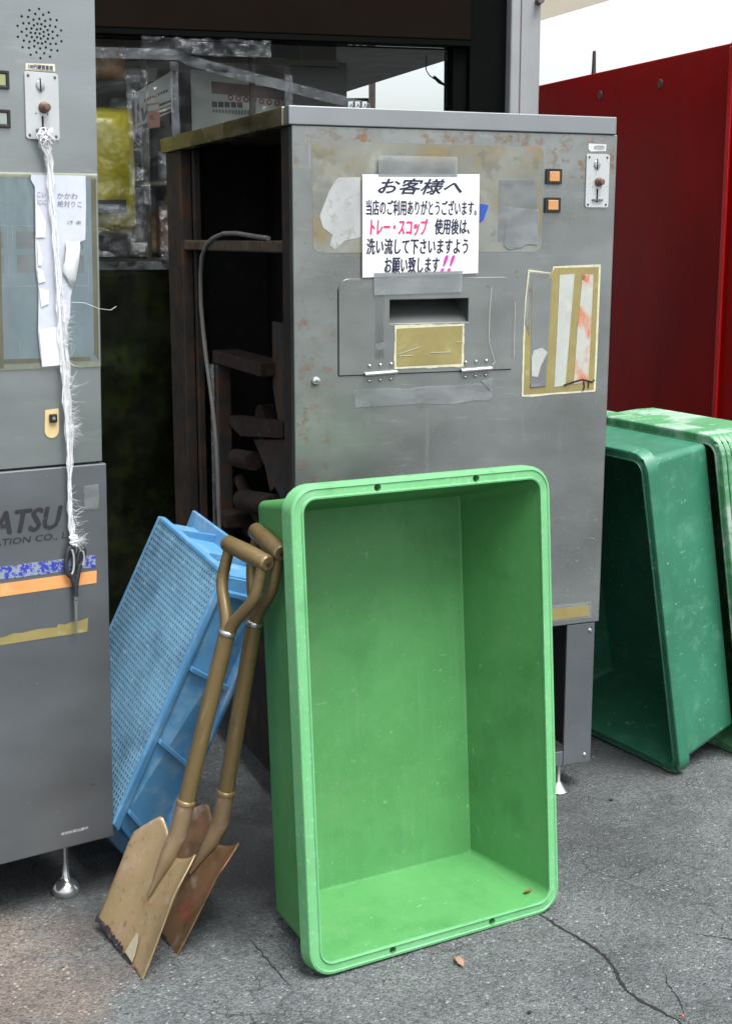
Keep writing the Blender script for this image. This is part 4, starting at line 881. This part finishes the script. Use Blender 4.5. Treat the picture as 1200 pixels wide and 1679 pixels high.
# shelving
SH = empty('shelf_rack', (-.6, 4.5, 0), (0, 0, .25), 'brown metal shelf rack behind the shop window', 'shelf')
for u in (-.062, .30): MB().tube([(u, .30, 0), (u, .30, 2.0)], .011, 8).build('shelf_post', M_dim, SH, 40)
for z in (1.33, 1.58): MB().box(-1.2, .60, .22, .62, z - .012, z).build('shelf_board', M_dim, SH)
MB().box(-1.2, .60, .30, .62, 1.972, 1.99).build('shelf_board', M_dim, SH)

def sw(u, v, z): return S.matrix_basis @ Vector((u, v, z))
def panel_thing(name, u, v, z, pts, mat, label, cat, th=.004, tilt=0, group=None):
    o = empty(name, sw(u, v, z), (0, 0, .25 + tilt), label, cat, group)
    MB().prism(pts, (), 0, th).build('board', mat, o); return o
M_posterw = pbr('white_poster', (.62, .64, .62), .4, 0, .06, 6, coat=.2)
M_redink = pbr('red_print', (.40, .02, .03), .5, 0, .2, 30)
M_pinkcard = pbr('pink_card', (.55, .22, .17), .5, 0, .15, 25)
# small poster with the red and black letters
p1 = panel_thing('poster_board', -.035, .27, 1.755, [(-.062, 0), (.062, .055), (.066, .185), (-.062, .108)], M_posterw, 'white poster with red mark and black letter behind the plastic sheet', 'poster')
text('lettering', 'W', (-.040, .002, .022, .062), M_blackink, p1, -.001, .25, .06)
sheet([(-.054, .012), (-.048, .02), (-.052, .05), (-.045, .055), (-.050, .09), (-.056, .06), (-.050, .05), (-.057, .02)], 'red_mark', M_redink, p1, -.0012, .0004)
for k in range(9): sheet([(-.03 + .009 * k, .082 + .004 * k), (-.024 + .009 * k, .084 + .004 * k), (-.024 + .009 * k, .093 + .004 * k), (-.03 + .009 * k, .091 + .004 * k)], 'print_mark', M_redink if k < 7 else M_blackink, p1, -.0012, .0004)
for k in range(3): sheet([(.004, .034 + .014 * k), (.058, .056 + .014 * k), (.058, .064 + .014 * k), (.004, .043 + .014 * k)], 'print_bar', M_blackink if k != 1 else M_olive, p1, -.0012, .0004)
p2 = panel_thing('price_card', -.037, .262, 1.752, [(-.021, 0), (.021, .006), (.021, .085), (-.021, .078)], M_pinkcard, 'small pink card hung below the white poster', 'card')
sheet([(-.018, .055), (.018, .061), (.018, .078), (-.018, .072)], 'print_band', M_posterw, p2, -.001, .0004)
sheet(circle(-.006, .036, .009, 10), 'print_mark', M_redink, p2, -.001, .0004)
# big poster board
p3 = panel_thing('poster_board', .30, .42, 1.70, [(-.19, 0), (.19, 0), (.19, .235), (-.19, .262)], M_posterw, 'large white product poster with red lettering behind the window', 'poster')
sheet([(-.12, .185), (.155, .165), (.155, .205), (-.12, .225)], 'print_band', pbr('dull_red_band', (.16, .06, .06), .5, 0, .3, 20), p3, -.001, .0004)
for k in range(7): sheet(circle(-.055 + .027 * k, .172 - .0025 * k, .0105, 10), 'print_mark', M_redink, p3, -.0016, .0004, [circle(-.055 + .027 * k, .172 - .0025 * k, .005, 8)])
for k in range(5): sheet([(-.12 + .022 * k, .140), (-.102 + .022 * k, .139), (-.102 + .022 * k, .157), (-.12 + .022 * k, .158)], 'print_mark', M_blackink, p3, -.001, .0004)
for k in range(12): sheet([(-.118 + .011 * k, .122 - .0006 * k), (-.110 + .011 * k, .122 - .0006 * k), (-.110 + .011 * k, .131), (-.118 + .011 * k, .131)], 'print_mark', M_greyink, p3, -.001, .0004)
p4 = empty('product_box', sw(.30, .40, 1.99), (0, 0, .25), 'dark product box on the upper shelf behind the window', 'box')
MB().box(-.19, .19, .0, .25, .0, .12).build('carton', M_black, p4, bevel=.003)
text('lettering', '-3418', (.045, .125, .058, .078), M_strip, p4, -.001, 0, .01)
sheet([(-.12, .02), (.14, .01), (.14, .014), (-.12, .024)], 'print_line', M_greyink, p4, -.001, .0004)
p5 = panel_thing('dark_board', .48, .35, 1.70, [(-.06, 0), (.16, 0), (.16, .29), (-.06, .29)], M_black, 'dark board standing beside the white product poster', 'board')
sheet([(-.04, .10), (.13, .09), (.13, .13), (-.04, .15)], 'print_band', M_greyink, p5, -.001, .0004)
p6 = panel_thing('leaning_panel', -.10, .5, 1.90, [(-.14, 0), (.10, .03), (.12, .15), (-.02, .11)], M_post, 'grey slanted panel at the top left behind the plastic', 'panel')

def pillow(name, u, v, z, w, d, h, mat, label, cat, group=None, rz=0, seed=1, bandmat=None):
    o = empty(name, sw(u, v, z), (0, 0, .25 + rz), label, cat, group); nx, nz = 18, 18; loops = []
    for j in range(nz + 1):
        t = j / nz; row = []
        for i in range(2 * nx):
            a = math.pi * 2 * i / (2 * nx); c, s_ = math.cos(a), math.sin(a)
            e = max(.02, (1 - (2 * t - 1) ** 6)) ** .5
            x = w / 2 * math.copysign(abs(c) ** .55, c) * (.93 + .07 * e); y = d / 2 * math.copysign(abs(s_) ** .8, s_) * e
            q = noise.noise(Vector((x * 14 + seed * 7, y * 14, t * h * 14))) * .012 + noise.noise(Vector((x * 40, seed, t * h * 40))) * .004
            row.append(Vector((x, y + q * (1 if y > 0 else -1), t * h)))
        loops.append(row)
    MB().loft(loops).build('sack_body', mat, o, 50)
    return o
yb = pillow('yellow_sack', -.24, .14, 1.405, .25, .16, .40, M_yellow, 'glossy yellow sack wrapped in clear plastic behind the window', 'sack', seed=2)
sheet([(-.12, .065), (.088, .068), (.088, .112), (-.12, .108)], 'black_label', M_black, yb, -.088, .004)
sheet([(-.02, .082), (.045, .084), (.045, .090), (-.02, .088)], 'print_line', M_greyink, yb, -.0888, .0004)
pk = [(-.30, .36, 1.335, .12, .12, .20, (.25, .10, .08), 'reddish brown packet low on the shelf'), (-.09, .37, 1.335, .075, .10, .11, (.45, .42, .36), 'pale crumpled packet at the shelf bottom'), (.025, .36, 1.335, .11, .12, .17, (.42, .19, .15), 'pinkish printed packet beside the shelf post'),
      (-.12, .40, 1.585, .11, .12, .16, (.03, .03, .035), 'black packet on the upper shelf'), (-.09, .37, 1.455, .055, .08, .115, (.07, .07, .09), 'dark bluish packet behind the shelf post'), (.01, .34, 1.585, .06, .07, .10, (.40, .42, .50), 'pale lilac bottle-shaped packet on the upper shelf'), (.02, .37, 1.508, .09, .08, .065, (.12, .13, .14), 'dark grey packet wedged under the upper shelf')]
pk += [(-.20, .30, 1.905, .16, .12, .115, (.42, .17, .03), 'orange brown sack at the very top left behind the glass'), (-.145, .24, 1.585, .07, .08, .26, (.10, .12, .11), 'tall dark packet beside the yellow sack'), (-.02, .40, 1.335, .10, .10, .14, (.5, .30, .10), 'amber packet in the lower shelf row'), (.075, .42, 1.335, .09, .1, .22, (.5, .48, .44), 'white packet at the right of the lower shelf'), (.07, .38, 1.585, .10, .1, .13, (.45, .1, .07), 'red packet at the right of the upper shelf')]
for i, (u, v, z, w, d, h, c, lb_) in enumerate(pk):
    pillow('product_packet', u, v, z, w, d, h, pbr('packet_%d' % i, c, .3, 0, .3, 14, [((.6, .58, .55), 22, .60, .68, .6), ((.3, .03, .03), 16, .62, .7, .5)], .6, 30, .01, coat=.4), lb_, 'packet', 'packets on the shop shelf', seed=i + 5)
# clear plastic sheet hung over the goods
def wavy(name, mat, parent, u0, u1, z0, z1, v, amp, nu, nz, f, seed, sag=None):
    rows = []
    for j in range(nz + 1):
        row = []
        for i in range(nu + 1):
            u = u0 + (u1 - u0) * i / nu; z = z0 + (z1 - z0) * j / nz
            if sag: z += sag(u)
            q = noise.noise(Vector((u * f, seed, z * f * .6))) * amp + noise.noise(Vector((u * f * 3, seed, z * f * 2))) * amp * .4
            row.append(Vector((u, v + q, z)))
        rows.append(row)
    return MB().loft(rows, False, False, False).build(name, mat, parent, 80, fixn=False)
DS = empty('printed_sheet', (-.6, 4.5, 0), (0, 0, .25), 'dark olive printed sheet covering the lower shop window inside', 'sheet')
wavy('cover_sheet', M_soil, DS, -.9, .4, .03, 1.298, .07, .05, 50, 50, 5, 11).modifiers.new('s', 'SOLIDIFY').thickness = .002
PS = empty('plastic_sheet', (-.6, 4.5, 0), (0, 0, .25), 'clear wrinkled plastic sheet hung inside over the shelf goods', 'plastic sheet')
wavy('sheet', M_plastic, PS, -.5, .36, 1.31, 1.93, -.045, .03, 60, 50, 9, 3)
wavy('bottom_fold', M_plastic_fold, PS, -.5, .05, 1.300, 1.325, -.05, .012, 50, 4, 14, 4)
wavy('top_fold', M_plastic_fold, PS, -.5, .62, -.016, .016, -.052, .006, 50, 3, 6, 5, sag=lambda u: 1.938 - .02 * math.exp(-((u + .23) / .15) ** 2) * 0 - .075 * max(0, (u - .02)) / .34 * 1 + (.012 if u < .02 else 0))
wavy('side_strip', M_plastic_fold, PS, .345, .368, 1.70, 1.90, -.05, .004, 4, 20, 9, 6)
wavy('side_strip', M_plastic_fold, PS, -.015, .010, 1.62, 1.93, -.05, .004, 4, 20, 9, 7)
M_crumple = film('crumpled_glossy_plastic', (.88, .91, .92), .05, .10, 1.0, 55, (.5, .56, .62), frn=1.5, bdist=.02)
wavy('crumple', M_crumple, PS, -.150, -.085, 1.50, 1.90, -.055, .035, 18, 70, 24, 8)
wavy('crumple', M_crumple, PS, -.30, -.10, 1.34, 1.50, -.06, .030, 24, 24, 20, 9)
wavy('crumple', M_crumple, PS, -.06, .06, 1.33, 1.50, -.058, .026, 20, 24, 22, 10)
wavy('crumple', M_crumple, PS, -.10, .30, 1.95, 2.0, -.055, .03, 40, 8, 26, 12)

# thin post, railing and hanging tag seen through the glass
def fw(px, py, y):                      # direction of a sight line, used once to place far things
    c, s_ = math.cos(.1958), math.sin(.1958); a, b = (px - 600) / 2272.35, (py - 839.5) / 2272.35
    v = Vector((a, c - b * s_, -s_ - b * c)); return Vector((0, 0, 1.4)) + v * (y / v.y)
q = fw(610, 170, 12)
lp_ = empty('far_post', (q.x, q.y, 0), label='thin grey post seen through the shop glass', cat='post')
MB().box(-.028, .028, -.028, .028, 0, 2.75).build('pole', M_frame, lp_)
MB().box(-.04, .04, -.04, .04, 0, .06).build('foot_plate', M_post, lp_)
q0 = fw(566, 165, 12.3); rl = empty('far_railing', (q0.x, q0.y, 0), label='dark lattice railing beyond the shop glass', cat='railing')
MB().box(-.3, .20, -.015, .015, q0.z - .005, q0.z + .02).box(-.3, .2, -.015, .015, 0, .03).build('rail', M_jamb, rl)
for k in range(9): MB().box(-.295 + .06 * k, -.275 + .06 * k, -.01, .01, .031, q0.z - .006).build('baluster', M_jamb, rl)
for k in range(8): MB().tube([(-.28 + .06 * k, -.012, q0.z - .10), (-.25 + .06 * k, -.012, q0.z - .03), (-.22 + .06 * k, -.012, q0.z - .10)], .008, 5).build('scroll', M_jamb, rl)
q = fw(705, 108, 7.6); e_ = fw(712, 130, 7.6)
tg = empty('hanging_tag', e_, label='small dark tag dangling on a wire under the eave, seen through glass', cat='tag')
MB().tube([Vector((0, 0, 0)), (q - e_) * .3 + Vector((-.02, 0, 0)), (q - e_) * .7 + Vector((-.028, 0, 0)), Vector((q.x - e_.x - .02, 0, 2.35 - e_.z))], .003, 5).build('wire', M_jamb, tg)
MB().prism([(-.01, .01), (.0, .02), (.05, -.02), (.055, -.035), (.02, -.02)], (), -.004, .004).build('tag_body', M_jamb, tg)

# ================================================================== small litter
def leaf(x, y, rz, l, col, label):
    o = empty('fallen_leaf', (x, y, .002), (0, 0, rz), label, 'leaf')
    rows = []
    for i in range(9):
        t = i / 8; w = math.sin(math.pi * t ** .8) * l * .2; z = .004 * math.sin(math.pi * t) + .002 * t
        rows.append([Vector((l * (t - .5), -w, z + .003)), Vector((l * (t - .5), 0, z)), Vector((l * (t - .5), w, z + .0035))])
    b_ = MB().loft(rows, False, False, False).build('leaf_blade', pbr('dry_leaf_%d' % int(x * 1000), col, .6, 0, .2, 60), o, 60, fixn=False)
    b_.modifiers.new('s', 'SOLIDIFY').thickness = .0005
    MB().tube([(-l * .5, 0, .001), (-l * .68, .002, .002)], .0007, 5).build('stem', M_rust, o)
pr_ = random.Random(44)
for k, (x, y, sz, lb_) in enumerate(((.62, 3.30, .006, 'small dark pebble on the asphalt beside the machine plinth'), (.30, 2.32, .005, 'small dark pebble on the asphalt left of the long crack'), (-.28, 2.36, .0045, 'small grey pebble on the asphalt near the front shovel tip'), (.86, 2.75, .006, 'grey pebble on open asphalt at the right edge'))):
    pm_ = MB().lathe([(.1 * sz, 0), (.8 * sz, .1 * sz), (sz, .45 * sz), (.7 * sz, .8 * sz), (.1 * sz, .95 * sz)], 9)
    pm_.v = [(a * (1 + pr_.uniform(-.15, .15)), b * .75 * (1 + pr_.uniform(-.15, .15)), c_) for a, b, c_ in pm_.v]
    po = pm_.build('pebble', M_crack if k < 2 else M_grit, None, 50); po.location = (x, y, .0005); po.rotation_euler = (0, 0, k); tag(po, lb_, 'pebble', 'loose pebbles')
leaf(.182, 2.498, 1.9, .04, (.36, .22, .15), 'dry brown leaf lying in front of the mint green tray')
leaf(.812, 3.483, -.5, .03, (.42, .18, .14), 'small pinkish leaf scrap beside the teal tray')
leaf(.575, 2.30, -.9, .012, (.45, .12, .12), 'tiny red leaf scrap near the long crack')
